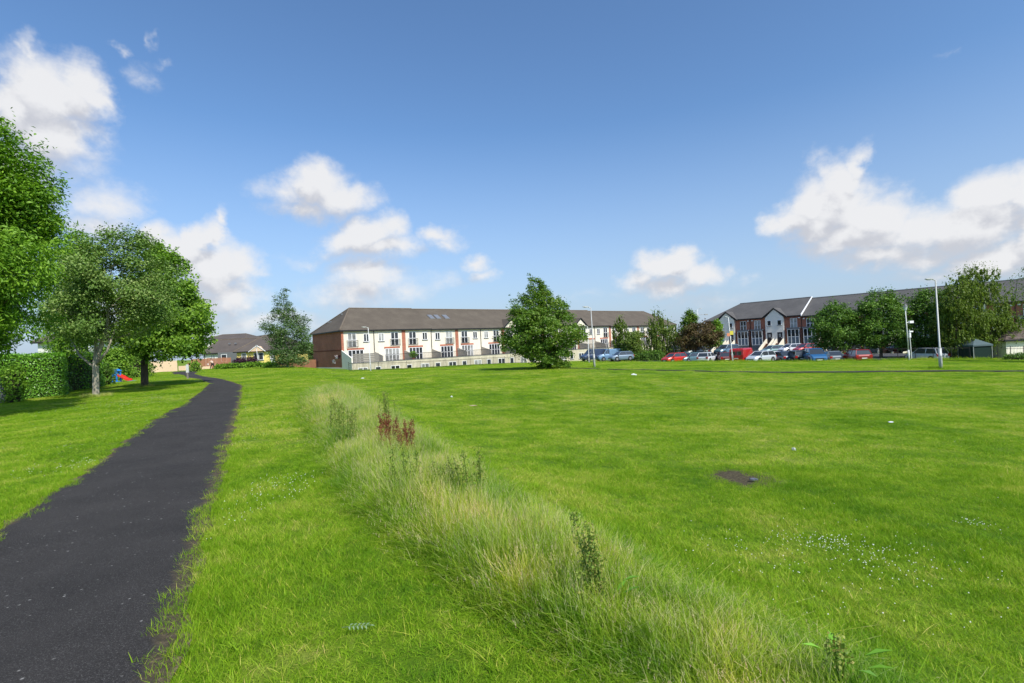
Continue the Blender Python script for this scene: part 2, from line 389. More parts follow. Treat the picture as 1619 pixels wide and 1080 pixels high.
ca = mix(t, fr(t, ed, .80, 1.02), ca, dirt)
ca = mix(t, fr(t, n3, .55, .72, 0, .75), ca, (.085,.08,.077))
finish(masp, ca, .88, bump=n3, bstr=.8, bdist=.012, spec=.15)
def ribbon(name, cen, offs, zoff, mat, edge=None, kind='structure'):
    n = len(cen); tx = np.gradient(cen[:,0]); ty = np.gradient(cen[:,1]); L = np.hypot(tx, ty); nx_, ny_ = ty/L, -tx/L
    vs = []; ev = []
    for i in range(n):
        for o_, e_ in offs(cen[i], i):
            x = cen[i,0]+nx_[i]*o_; y = cen[i,1]+ny_[i]*o_; vs.append((x, y, 0)); ev.append(e_)
    vs = np.array(vs); vs[:,2] = Gv(vs[:,0], vs[:,1]) + zoff
    m = len(vs)//n; fs = [(i*m+k, i*m+k+1, (i+1)*m+k+1, (i+1)*m+k) for i in range(n-1) for k in range(m-1)]
    o = link_mesh(name, vs, np.array(fs), mat, smooth=True); tag(o, kind=kind)
    at_ = o.data.attributes.new('edge', 'FLOAT', 'POINT'); at_.data.foreach_set('value', np.array(ev, dtype=np.float32))
    me = o.data
    if me.polygons[0].normal.z < 0: me.flip_normals()
    return o
def poffs(c, i):
    hw = c[2]+.04; wob = .03*math.sin(i*.9)+.02*math.sin(i*2.3+1)
    return [(-(hw+.02+wob), .98), (-(hw-.1), .55), (-hw*.6, .1), (-hw*.3, 0), (0, 0), (hw*.3, .1), (hw*.62, .45), (hw-.12, .80), (hw+.03-wob, 1.2)]
ribbon('path', PC, poffs, .022, masp)
# worn soil showing along the path's edges
msoil = newmat('path_edge_soil'); t = msoil.node_tree
cs = ramp(t, noise(t, 14, 6, .7), [(.3, (.035,.032,.016)), (.5, (.085,.066,.038)), (.7, (.22,.18,.10))])
finish(msoil, cs, .95, bump=noise(t, 40, 3, .7), bstr=.7, bdist=.02)
ribbon('path_edge_soil', PC, lambda c, i: [(-(c[2]+.12+.06*math.sin(i*1.7)), 0), (0, 0), (c[2]+.10+.05*math.sin(i*1.3), 0)], .012, msoil)

FP = []
for px, py, d in [(330,590,88),(430,587,80),(520,585,71),(640,584,62),(800,584,54),(940,584.5,46.5),(1160,585,41),(1400,586.5,37),(1619,588,34.5),(1850,590,33)]:
    p = P(px, py, d); FP.append((p.x, p.y))
FP = np.array(FP); s_ = np.linspace(0, 9, 120)
FP = np.stack([np.interp(s_, range(10), FP[:,0]), np.interp(s_, range(10), FP[:,1]), np.full(120, .5)], 1)
ribbon('path.001', FP, lambda c, i: [(-c[2], .9), (-c[2]*.5, .1), (0, 0), (c[2]*.5, .1), (c[2], .9)], .035, masp)
# car park and street behind the field
def sheet(name, corners, nu, nv, zoff, mat):
    c = [np.array(p) for p in corners]; vs = []
    for i in range(nu+1):
        for j in range(nv+1):
            u, v = i/nu, j/nv; p = c[0]*(1-u)*(1-v)+c[1]*u*(1-v)+c[2]*u*v+c[3]*(1-u)*v; vs.append((p[0], p[1], 0))
    vs = np.array(vs, float); vs[:,2] = Gv(vs[:,0], vs[:,1]) + zoff
    fs = np.array([(i*(nv+1)+j, (i+1)*(nv+1)+j, (i+1)*(nv+1)+j+1, i*(nv+1)+j+1) for i in range(nu) for j in range(nv)])
    o = link_mesh(name, vs, fs, mat, smooth=True); tag(o, kind='structure'); return o
masph2 = plain('street_asphalt', (.075,.075,.078), .9, .2, .8)
cp = [P(905,572,92), P(1380,572,58), P(1500,560,78), P(1130,560,112)]
sheet('car_park', [(p.x, p.y) for p in cp], 40, 30, .03, masph2)
rd = [P(1290,571,66), P(1900,571,54), P(1900,571,62), P(1250,571,78)]
sheet('road', [(p.x, p.y) for p in rd], 60, 10, .04, masph2)

# ------------------------------------------------------------------ grass blades (instanced clumps)
def blades(n, half, lmin, lmax, wid, lean, curve, seg=2, wind=(0, 0), rs=None, rad=None, tipw=.15, vlo=0., vhi=1., grad=0.):
    rs = rs or NR
    bx = rs.uniform(-half, half, n); by = rs.uniform(-half, half, n)
    if rad: a = rs.uniform(0, 2*PI, n); r_ = rad*np.sqrt(rs.uniform(0, 1, n)); bx = r_*np.cos(a); by = r_*np.sin(a)
    L = rs.uniform(lmin, lmax, n); th = rs.uniform(0, 2*PI, n)
    dx = np.cos(th)*lean*rs.uniform(.1, 1, n) + wind[0]; dy = np.sin(th)*lean*rs.uniform(.1, 1, n) + wind[1]
    cv = curve*rs.uniform(.3, 1.2, n); fa = rs.uniform(0, 2*PI, n)
    w = wid*rs.uniform(.6, 1.3, n); V = np.zeros((n, 2*(seg+1), 3))
    for i in range(seg+1):
        t_ = i/seg; off_ = t_ + cv*t_*t_
        x = bx + dx*L*off_; y = by + dy*L*off_; z = L*(t_ - .28*cv*t_**3)*(1-.12*(dx**2+dy**2))
        ww = w*(1-(1-tipw)*t_**1.5)*.5
        V[:, 2*i] = np.stack([x-np.cos(fa)*ww, y-np.sin(fa)*ww, z], 1); V[:, 2*i+1] = np.stack([x+np.cos(fa)*ww, y+np.sin(fa)*ww, z], 1)
    base = (np.arange(n)*2*(seg+1))[:, None]
    F = np.concatenate([base + np.array([2*i, 2*i+1, 2*i+3, 2*i+2])[None] for i in range(seg)], 0)
    v = rs.uniform(vlo, vhi, n)
    return V.reshape(-1, 3), F, np.clip(np.concatenate([v + grad*((i+.5)/seg-.5) for i in range(seg)]), 0, 1), V[:, -1].copy()
def join(parts):
    vs, fs, vv, n = [], [], [], 0
    for p in parts:
        vs.append(p[0]); fs.append(p[1]+n); vv.append(p[2]); n += len(p[0])
    return np.concatenate(vs), np.concatenate(fs), np.concatenate(vv)
def grassmat(name, tints, trans=.38, rough=.55):
    m = newmat(name); t = m.node_tree; c, f, vf = lawn_color(t)
    a = NN(t, 'ShaderNodeAttribute', attribute_name='v')
    tint = ramp(t, a.outputs['Fac'], tints)
    c2 = mix(t, 1.0, c, tint, 'MULTIPLY') if name == 'lawn_blade' else tint
    if name != 'lawn_blade': c2 = mix(t, 1.0, c2, ramp(t, noise(t, 1.5, 4, .7), [(.36, (.42,.66,.38)), (.48, (.85,.95,.8)), (.56, (1.0,1.0,.95)), (.66, (1.30,1.10,1.1))]), 'MULTIPLY')
    b = NN(t, 'ShaderNodeBsdfPrincipled'); t.links.new(c2, b.inputs['Base Color']); b.inputs['Roughness'].default_value = rough; b.inputs['Specular IOR Level'].default_value = .12
    tr = NN(t, 'ShaderNodeBsdfTranslucent'); t.links.new(mix(t, 1.0, c2, (1.2,1.2,.5), 'MULTIPLY'), tr.inputs['Color'])
    ms = NN(t, 'ShaderNodeMixShader'); ms.inputs[0].default_value = trans; t.links.new(b.outputs[0], ms.inputs[1]); t.links.new(tr.outputs[0], ms.inputs[2])
    o = NN(t, 'ShaderNodeOutputMaterial'); t.links.new(ms.outputs[0], o.inputs[0]); return m
m_lawn = grassmat('lawn_blade', [(0, (1.0,1.15,1.0)), (.6, (1.6,1.6,1.4)), (.9, (2.0,1.8,2.0)), (.93, (3.2,2.0,6.0)), (1, (3.0,1.9,6.5))])
m_tall = grassmat('tall_blade', [(0, (.08,.19,.010)), (.4, (.20,.35,.020)), (.7, (.33,.46,.040)), (.90, (.46,.52,.09)), (.95, (.62,.58,.24)), (1, (.70,.62,.34))], .38)
m_seed = grassmat('seed_head', [(0, (.38,.42,.14)), (.35, (.56,.52,.28)), (.65, (.60,.52,.34)), (.8, (.46,.27,.25)), (1, (.64,.58,.34))], .3)

def hidden_mesh_obj(name, parts_mats):
    """a clump used only through the instancer: its own little mesh, not linked to the scene"""
    me = bpy.data.meshes.new(name); vs, fs, vv, mi, n = [], [], [], [], 0
    for k, (V, F, v) in enumerate([pm[0] for pm in parts_mats]):
        vs.append(V); fs.append(F+n); vv.append(v); mi.append(np.full(len(F), k)); n += len(V)
    vs, fs, vv, mi = np.concatenate(vs), np.concatenate(fs), np.concatenate(vv), np.concatenate(mi)
    me.vertices.add(len(vs)); me.vertices.foreach_set('co', vs.astype(np.float32).ravel())
    me.loops.add(fs.size); me.loops.foreach_set('vertex_index', fs.astype(np.int32).ravel())
    me.polygons.add(len(fs)); me.polygons.foreach_set('loop_start', np.arange(0, fs.size, 4, dtype=np.int32)); me.polygons.foreach_set('loop_total', np.full(len(fs), 4, dtype=np.int32))
    me.polygons.foreach_set('material_index', mi.astype(np.int32))
    at_ = me.attributes.new('v', 'FLOAT', 'FACE'); at_.data.foreach_set('value', vv.astype(np.float32))
    for pm in parts_mats: me.materials.append(pm[1])
    me.update(calc_edges=True)
    return bpy.data.objects.new(name, me)
def scatter(name, label, cat, pts, rot, scl, idx, variants):
    col = bpy.data.collections.new(name + '_clumps')
    for i, o in enumerate(variants): col.objects.link(o)
    me = bpy.data.meshes.new(name); me.vertices.add(len(pts)); me.vertices.foreach_set('co', np.asarray(pts, dtype=np.float32).ravel())
    for nm, arr, ty, key in (('rot', rot, 'FLOAT_VECTOR', 'vector'), ('scl', scl, 'FLOAT_VECTOR', 'vector'), ('idx', idx, 'INT', 'value')):
        a = me.attributes.new(nm, ty, 'POINT'); a.data.foreach_set(key, np.asarray(arr, dtype=np.float32 if ty != 'INT' else np.int32).ravel())
    o = bpy.data.objects.new(name, me); SC.collection.objects.link(o)
    ng = bpy.data.node_groups.new(name, 'GeometryNodeTree'); ng.interface.new_socket('Geometry', in_out='INPUT', socket_type='NodeSocketGeometry'); ng.interface.new_socket('Geometry', in_out='OUTPUT', socket_type='NodeSocketGeometry')
    a, b = ng.nodes.new('NodeGroupInput'), ng.nodes.new('NodeGroupOutput'); ip = ng.nodes.new('GeometryNodeInstanceOnPoints')
    ci = ng.nodes.new('GeometryNodeCollectionInfo'); ci.inputs['Collection'].default_value = col; ci.inputs['Separate Children'].default_value = True; ci.inputs['Reset Children'].default_value = True
    def na(nm, ty): n = ng.nodes.new('GeometryNodeInputNamedAttribute'); n.data_type = ty; n.inputs['Name'].default_value = nm; return n.outputs['Attribute']
    e2r = ng.nodes.new('FunctionNodeEulerToRotation'); ng.links.new(na('rot', 'FLOAT_VECTOR'), e2r.inputs[0])
    ng.links.new(a.outputs[0], ip.inputs['Points']); ng.links.new(ci.outputs[0], ip.inputs['Instance']); ip.inputs['Pick Instance'].default_value = True
    ng.links.new(na('idx', 'INT'), ip.inputs['Instance Index']); ng.links.new(e2r.outputs[0], ip.inputs['Rotation']); ng.links.new(na('scl', 'FLOAT_VECTOR'), ip.inputs['Scale'])
    ng.links.new(ip.outputs[0], b.inputs[0])
    md = o.modifiers.new('scatter', 'NODES'); md.node_group = ng
    return tag(o, label, cat, kind='stuff')
# mown lawn
def strip_side(x, y):
    xl = np.interp(y, STY, STL); xr = np.interp(y, STY, STR_); return (x-xl)/(xr-xl)
lv = []
for k_ in range(8):
    rs = np.random.default_rng(50+k_)
    A = blades(340, .17, .026, .056, .0036, .85, .9, 2, rs=rs, vhi=.88)
    B = blades(30, .17, .03, .055, .004, 1.1, .8, 2, rs=rs, vlo=.9, vhi=1.0)
    C_ = blades(16, .17, .04, .075, .0055, .7, 1.0, 2, rs=rs, vlo=.1, vhi=.7)
    lv.append(hidden_mesh_obj('lawn_clump', [(join([A, B, C_]), m_lawn)]))
pts, scl = [], []
for y0, y1, cell, sc_ in ((-1.5, 9, .21, 1.0), (9, 20, .38, 1.6), (20, 38, .62, 2.4), (38, 92, 1.05, 3.6)):
    ys = np.arange(y0, y1, cell); xs = np.arange(-1.25*y1-4, 1.25*y1+4, cell); XX, YY = np.meshgrid(xs, ys)
    XX = XX.ravel() + NR.uniform(-.5, .5, XX.size)*cell; YY = YY.ravel() + NR.uniform(-.5, .5, YY.size)*cell
    XX = XX[:len(XX)]; ok = np.abs(XX) < 1.18*np.maximum(YY, 0)+3.2
    XX, YY = XX[ok], YY[ok]; pd = path_dist(XX, YY); s = strip_side(XX, YY)
    ok = (pd > .05 + .16*(sc_-1) + .03*np.sin(XX*3+YY*5)) & ~((s > .12) & (s < .9) & (YY < 22.3))
    fpd = np.full(len(XX), 9.)
    for c in FP[::2]: fpd = np.minimum(fpd, np.hypot(XX-c[0], YY-c[1])-c[2])
    ok &= fpd > .25
    sd_ = np.hypot((XX-SOIL.x)/.62, (YY-SOIL.y)/.78); ok &= (sd_ > .85) | (NR.uniform(0, 1, len(XX)) < .36)
    # no lawn under the car park and street
    ppx = W0/2 + XX/np.maximum(YY, .1)*FPX
    ok &= ~((YY > np.interp(ppx, [0, 905, 1060, 1180, 1290, 1619, 1800], [92, 90, 73, 62, 56, 52, 50])))
    XX, YY = XX[ok], YY[ok]
    pts.append(np.stack([XX, YY, Gv(XX, YY)-.004], 1)); hh = .72+.62*np.clip(np.sin(XX*1.9+np.sin(YY*1.3))*.5+NR.uniform(0, 1, len(XX)), 0, 1)
    dd = path_dist(XX, YY); hh = hh*np.where(dd < .28*1, 1.35, 1); scl.append(np.stack([np.full(len(XX), sc_)]*2 + [hh*(1+.10*(sc_-1))], 1))
pts = np.concatenate(pts); scl = np.concatenate(scl)
print('lawn clumps', len(pts))
rot = np.zeros_like(pts); rot[:, 2] = NR.uniform(0, 2*PI, len(pts))
scatter('lawn_grass', 'mown green grass blades of the open field and verges', 'grass', pts, rot, scl, NR.integers(0, len(lv), len(pts)), lv)

# unmown strip of tall seeding grass
def seeds(tips, n, L, w, rs):
    V, F, vv = [], [], []; idx_ = rs.choice(len(tips), n, replace=False)
    c = tips[idx_]; k = 5
    for i in range(k):
        for a in (0, 1):
            th = rs.uniform(0, PI, n); ww = w*(1-.15*i); zz = i*L/k
            off_ = np.stack([rs.normal(0, w*.5, n), rs.normal(0, w*.5, n), np.full(n, zz)-L*.75], 1); p = c + off_
            dx = np.stack([np.cos(th)*ww, np.sin(th)*ww, np.zeros(n)], 1); up = np.stack([rs.normal(0,.004,n), rs.normal(0,.004,n), np.full(n, L/k*1.3)], 1)
            q = np.stack([p-dx*.6, p+up*.4-dx*.1+dx, p+up, p+up*.5-dx], 1); b0 = sum(len(x) for x in V)
            V.append(q.reshape(-1, 3)); F.append(np.arange(n*4).reshape(n, 4)+b0); vv.append(rs.uniform(0, 1, n))
    return np.concatenate(V), np.concatenate(F), np.concatenate(vv)
tv = []
for k_ in range(10):
    rs = np.random.default_rng(90+k_); wd = (-.12+rs.normal(0,.06), -.03)
    A = blades(44, .1, .14, .38, .0044, .50, 1.0, 4, wind=wd, rs=rs, vhi=.8, grad=.45)
    B = blades(20, .1, .30, .52, .0028, .30, .55, 5, wind=wd, rs=rs, vlo=.45, vhi=.95, tipw=.4, grad=.4)
    C_ = blades(14, .1, .08, .25, .006, 1.1, 1.2, 4, rs=rs, vhi=.9, grad=.3)
    ns = [0, 3, 5, 9, 4, 0, 14, 4, 8, 2][k_]
    pm = [(join([A, B, C_]), m_tall)]
    if ns: pm.append((seeds(B[3], ns, .085, .0022, rs), m_seed))
    tv.append(hidden_mesh_obj('tall_clump', pm))
pts, scl, rot, idx = [], [], [], []
rs = np.random.default_rng(5)
N_ = 13000; yy = .2 + 22.1*rs.uniform(0, 1, N_)**1.2; ss = rs.uniform(-.02, .96, N_) + rs.normal(0, .035, N_)
xl = np.interp(yy, STY, STL); xr = np.interp(yy, STY, STR_); xx = xl + ss*(xr-xl)
hN = .63*(1+.22*np.clip((yy-8)/6,0,1)) + .20*np.sin(xx*1.7+yy*.6)+.22*np.sin(yy*1.9+1.3)*np.cos(xx*2.6)+.22*np.sin(xx*7.1+yy*3)*np.sin(yy*6.3-xx*2)
prof = np.clip(np.minimum((ss+.08)/.20, (1.04-ss)/.36), .25, 1)
nearcut = np.clip((yy-.6)/2.8, .5, 1)            # the near end is thinner and shorter
hh = np.clip(hN, .4, 1.3)*prof*nearcut*rs.uniform(.7, 1.15, N_)*np.clip((23.-yy)/2.0, .4, 1)
keep = rs.uniform(0, 1, N_) < np.where(yy < 4.5, .75, .9)
pts = np.stack([xx, yy, Gv(xx, yy)-.01], 1)[keep]; rot = np.stack([rs.normal(0, .20, N_), rs.normal(-.03, .20, N_), rs.normal(0, 1.1, N_)], 1)[keep]
wide = np.clip(.8+.05*yy, .9, 1.7); scl = np.stack([wide, wide, hh*1.08], 1)[keep]
seedy = np.sin(xx*1.1+yy*.5+.4)+rs.normal(0, .6, N_)+ 1.6*(ss-.6); idx = np.where(seedy > .35, rs.choice([1,2,3,4,6,7,8,9], N_), rs.choice([0,5,9], N_))[keep]
scatter('tall_grass', 'unmown strip of tall seeding grass on the bank beside the path', 'tall grass', pts, rot, scl, idx, tv)
# scattered rough tufts and grass spilling over the path edge
rs = np.random.default_rng(6); idxp = rs.integers(0, len(PC)-20, 2600); sd_ = rs.choice([-1, 1], 2600)
tx = np.gradient(PC[:,0]); ty = np.gradient(PC[:,1]); L_ = np.hypot(tx, ty); o_ = PC[idxp,2]+rs.normal(.12, .035, 2600)
ex = PC[idxp,0]+ty[idxp]/L_[idxp]*o_*sd_; ey = PC[idxp,1]-tx[idxp]/L_[idxp]*o_*sd_
ev = []
for k_ in range(4):
    r2 = np.random.default_rng(30+k_); ev.append(hidden_mesh_obj('edge_tuft', [(join([blades(26, .06, .04, .11, .0042, 1.0, 1.0, 3, rs=r2, vhi=.88), blades(5, .07, .05, .13, .0035, 1.6, .8, 3, rs=r2, vlo=.9, vhi=1)]), m_lawn)]))
ok = (ey > -1) & (np.abs(ex) < 1.2*np.maximum(ey, 0)+3); ok &= rs.uniform(0, 1, len(ex)) < .65; ex, ey = ex[ok], ey[ok]
r3 = np.zeros((len(ex), 3)); r3[:, 2] = rs.uniform(0, 6.28, len(ex)); s3 = np.repeat(rs.uniform(.5, .95, len(ex))[:, None], 3, 1)
scatter('path_edge_grass', 'longer grass tufts fringing both edges of the dark path', 'grass', np.stack([ex, ey, Gv(ex, ey)], 1), r3, s3, rs.integers(0, 4, len(ex)), ev)
rt = []
rs = np.random.default_rng(8)
for _ in range(240):
    y = 2.2+rs.uniform(0, 1)**1.6*16; x = rs.uniform(-1.1, 1.1)*(y+1.5)
    if path_dist(np.array([x]), np.array([y]))[0] < .3: continue
    rt.append((x, y))
rt = np.array(rt); r3 = np.zeros((len(rt), 3)); r3[:, 2] = rs.uniform(0, 6.28, len(rt)); s3 = np.repeat(rs.uniform(.7, 1.4, len(rt))[:, None], 3, 1)
scatter('rough_grass', 'slightly longer darker grass tufts dotted through the mown lawn', 'grass', np.stack([rt[:,0], rt[:,1], Gv(rt[:,0], rt[:,1])], 1), r3, s3, rs.integers(0, 4, len(rt)), ev)
# ------------------------------------------------------------------ left terrace, right terrace: local frames
class Frame:
    def __init__(s, o, d): s.o = Vector((o[0], o[1], 0)); s.d = Vector((d[0], d[1], 0)).normalized(); s.n = Vector((s.d.y, -s.d.x, 0))
    def __call__(s, a, b, z): p = s.o + s.d*a + s.n*b; return Vector((p.x, p.y, z))      # a along, b outward to the field
M = {}
M['cream'] = plain('cream_render', (.71,.655,.54), .9, .14, .5, stretch=(1,1,.4)); M['white_r'] = plain('white_render', (.70,.69,.64), .9, .07, .8)
M['grey_r'] = plain('pale_grey_render', (.86,.80,.70), .9, .07, .8); M['peach'] = plain('peach_render', (.66,.49,.33), .9, .08, .8)
M['pvc'] = plain('white_frame', (.80,.80,.80), .45, .04, 2); M['yellow'] = plain('yellow_render', (.76,.62,.19), .9, .06, .8)
M['fascia'] = plain('black_fascia', (.018,.018,.02), .5, .2, 2); M['iron'] = plain('black_iron', (.02,.02,.022), .5, .2, 3)
M['grey_panel'] = plain('blue_grey_panel', (.12,.15,.19), .5, .12, 2); M['lintel'] = plain('brick_lintel', (.42,.13,.07), .85, .15, 4)
M['timber'] = plain('weathered_timber', (.22,.20,.18), .9, .2, 1.5, stretch=(1,1,8)); M['screen'] = plain('screen_wall', (.46,.42,.35), .9, .12, 1)
M['lead'] = plain('lead_grey', (.14,.145,.15), .6, .12, 2); M['bfence'] = plain('brown_board', (.33,.15,.085), .85, .22, 1.5, stretch=(3,3,.4))
def brickmat():
    m = newmat('red_brick'); t = m.node_tree; g = NN(t, 'ShaderNodeNewGeometry')
    sp = NN(t, 'ShaderNodeSeparateXYZ'); t.links.new(g.outputs['Position'], sp.inputs[0])
    u = fmath(t, 'SUBTRACT', sp.outputs[0], fmath(t, 'MULTIPLY', sp.outputs[1], .8)); cb = NN(t, 'ShaderNodeCombineXYZ'); t.links.new(u, cb.inputs[0]); t.links.new(sp.outputs[2], cb.inputs[1])
    b = NN(t, 'ShaderNodeTexBrick'); t.links.new(cb.outputs[0], b.inputs['Vector']); b.inputs['Scale'].default_value = 1; b.inputs['Brick Width'].default_value = .225; b.inputs['Row Height'].default_value = .075; b.inputs['Mortar Size'].default_value = .008
    b.inputs['Color1'].default_value = (.44,.135,.075,1); b.inputs['Color2'].default_value = (.33,.098,.060,1); b.inputs['Mortar'].default_value = (.30,.22,.17,1)
    n = noise(t, .6, 5, .6); c = mix(t, 1.0, b.outputs[0], ramp(t, n, [(.3, (.80,.80,.80)), (.7, (1.18,1.15,1.1))]), 'MULTIPLY')
    return finish(m, c, .9)
M['cream_d'] = plain('stained_cream_render', (.50,.45,.34), .9, .28, 1.1, stretch=(1,1,.35)); M['brick'] = brickmat(); M['steps_b'] = plain('dark_brick_band', (.17,.055,.035), .9, .2, 3)
def roofmat(name, col, warm):
    m = newmat(name); t = m.node_tree; g = NN(t, 'ShaderNodeNewGeometry'); sp = NN(t, 'ShaderNodeSeparateXYZ'); t.links.new(g.outputs['Position'], sp.inputs[0])
    w = fmath(t, 'FRACT', fmath(t, 'MULTIPLY', sp.outputs[2], 5.2), 0); n = noise(t, .5, 5, .6); n2 = noise(t, 5, 4, .7, stretch=(1,1,3))
    c = ramp(t, fmath(t, 'ADD', fmath(t, 'MULTIPLY', n, .6), fmath(t, 'MULTIPLY', n2, .4)), [(.3, tuple(x*.78 for x in col)), (.5, col), (.72, warm)])
    c = mix(t, fr(t, w, 0, .14, .38, 0), c, (.02,.02,.02))
    return finish(m, c, .85, bump=w, bstr=.5, bdist=.03)
M['roof'] = roofmat('grey_roof_tiles', (.105,.086,.066), (.140,.118,.090)); M['roof2'] = roofmat('dark_slate_roof', (.098,.094,.092), (.135,.128,.122))
M['roof_b'] = roofmat('brown_roof_tiles', (.10,.083,.072), (.135,.11,.092)); M['ridge'] = plain('ridge_tiles', (.15,.12,.09), .85, .25, 2)
def glassmat(name, col, rough=.05):
    m = newmat(name); t = m.node_tree; n = noise(t, .7, 3, .5); c = ramp(t, n, [(.35, tuple(x*.5 for x in col)), (.65, tuple(x*1.6 for x in col))])
    return finish(m, c, rough, spec=.6)
M['glass'] = glassmat('window_glass', (.030,.034,.040)); M['glass_c'] = glassmat('curtained_glass', (.26,.26,.25), .12)
M['paved'] = plain('concrete_deck', (.36,.34,.31), .9, .12, 1.2)

def window(root, F, a, z, w, h, b=0.0, cols=2, rows=1, sill=True, curtain=False, name='window', transom=None, panel=False):
    """frame (part) > pane (sub-part): a is the centre, z the bottom, b the wall face"""
    m = MB(); x0, x1, z1 = a-w/2, a+w/2, z+h; t_ = .075; d0, d1 = b-.05, b+.06
    m.box(x0, x1, d0, d1, z, z+t_, F); m.box(x0, x1, d0, d1, z1-t_, z1, F)
    m.box(x0, x0+t_, d0, d1, z+t_, z1-t_, F); m.box(x1-t_, x1, d0, d1, z+t_, z1-t_, F)
    for i in range(1, cols): c_ = x0+w*i/cols; m.box(c_-.05, c_+.05, d0, d1-.008, z+t_, z1-t_, F)
    for j in range(1, rows): c_ = z+h*j/rows; m.box(x0+t_, x1-t_, d0, d1-.014, c_-.035, c_+.035, F)
    if transom: m.box(x0+t_, x1-t_, d0, d1-.014, z+transom-.04, z+transom+.04, F)
    f = m.build(name, M['pvc'], root)
    zz = z+t_ if not panel else z+transom
    MB().box(x0+.03, x1-.03, b-.04, b+.02, zz, z1-.03, F).build('pane', M['glass_c'] if curtain else M['glass'], f)
    if panel: MB().box(x0+.03, x1-.03, b-.04, b+.025, z+.03, zz-.004, F).build('lower_panel', M['grey_panel'], f)
    if sill: MB().box(x0-.08, x1+.08, b+.002, b+.13, z-.085, z-.003, F).build('sill', M['lead'], f)
    return f
def rail_mb(F, a0, a1, b, z0, h, sp=.12, bar=.02, b2=None, rail=.03):
    m = MB(); b2 = b if b2 is None else b2
    n = max(1, int(abs(a1-a0)/sp)) if abs(a1-a0) > .01 else max(1, int(abs(b2-b)/sp))
    def q(u): return a0+(a1-a0)*u, b+(b2-b)*u
    for zz in (z0+.08, z0+h):
        p0, p1 = q(0), q(1); m.tube([F(p0[0], p0[1], zz), F(p1[0], p1[1], zz)], rail, 4)
    for i in range(n+1):
        a, c = q(i/n); r_ = bar*(1.8 if i in (0, n) else 1); m.tube([F(a, c, z0), F(a, c, z0+h)], r_, 4)
    return m
def juliet(root, F, a, z, b):
    m = rail_mb(F, a-.85, a+.85, b+.32, z-.05, 1.05, .12, .014)
    for s in (-.85, .85):
        m.tube([F(a+s, b+.32, z+1.0), F(a+s, b, z+1.0)], .02, 4); m.tube([F(a+s, b+.32, z+.0), F(a+s, b, z)], .02, 4)
    m.build('balcony_rail', M['iron'], root)

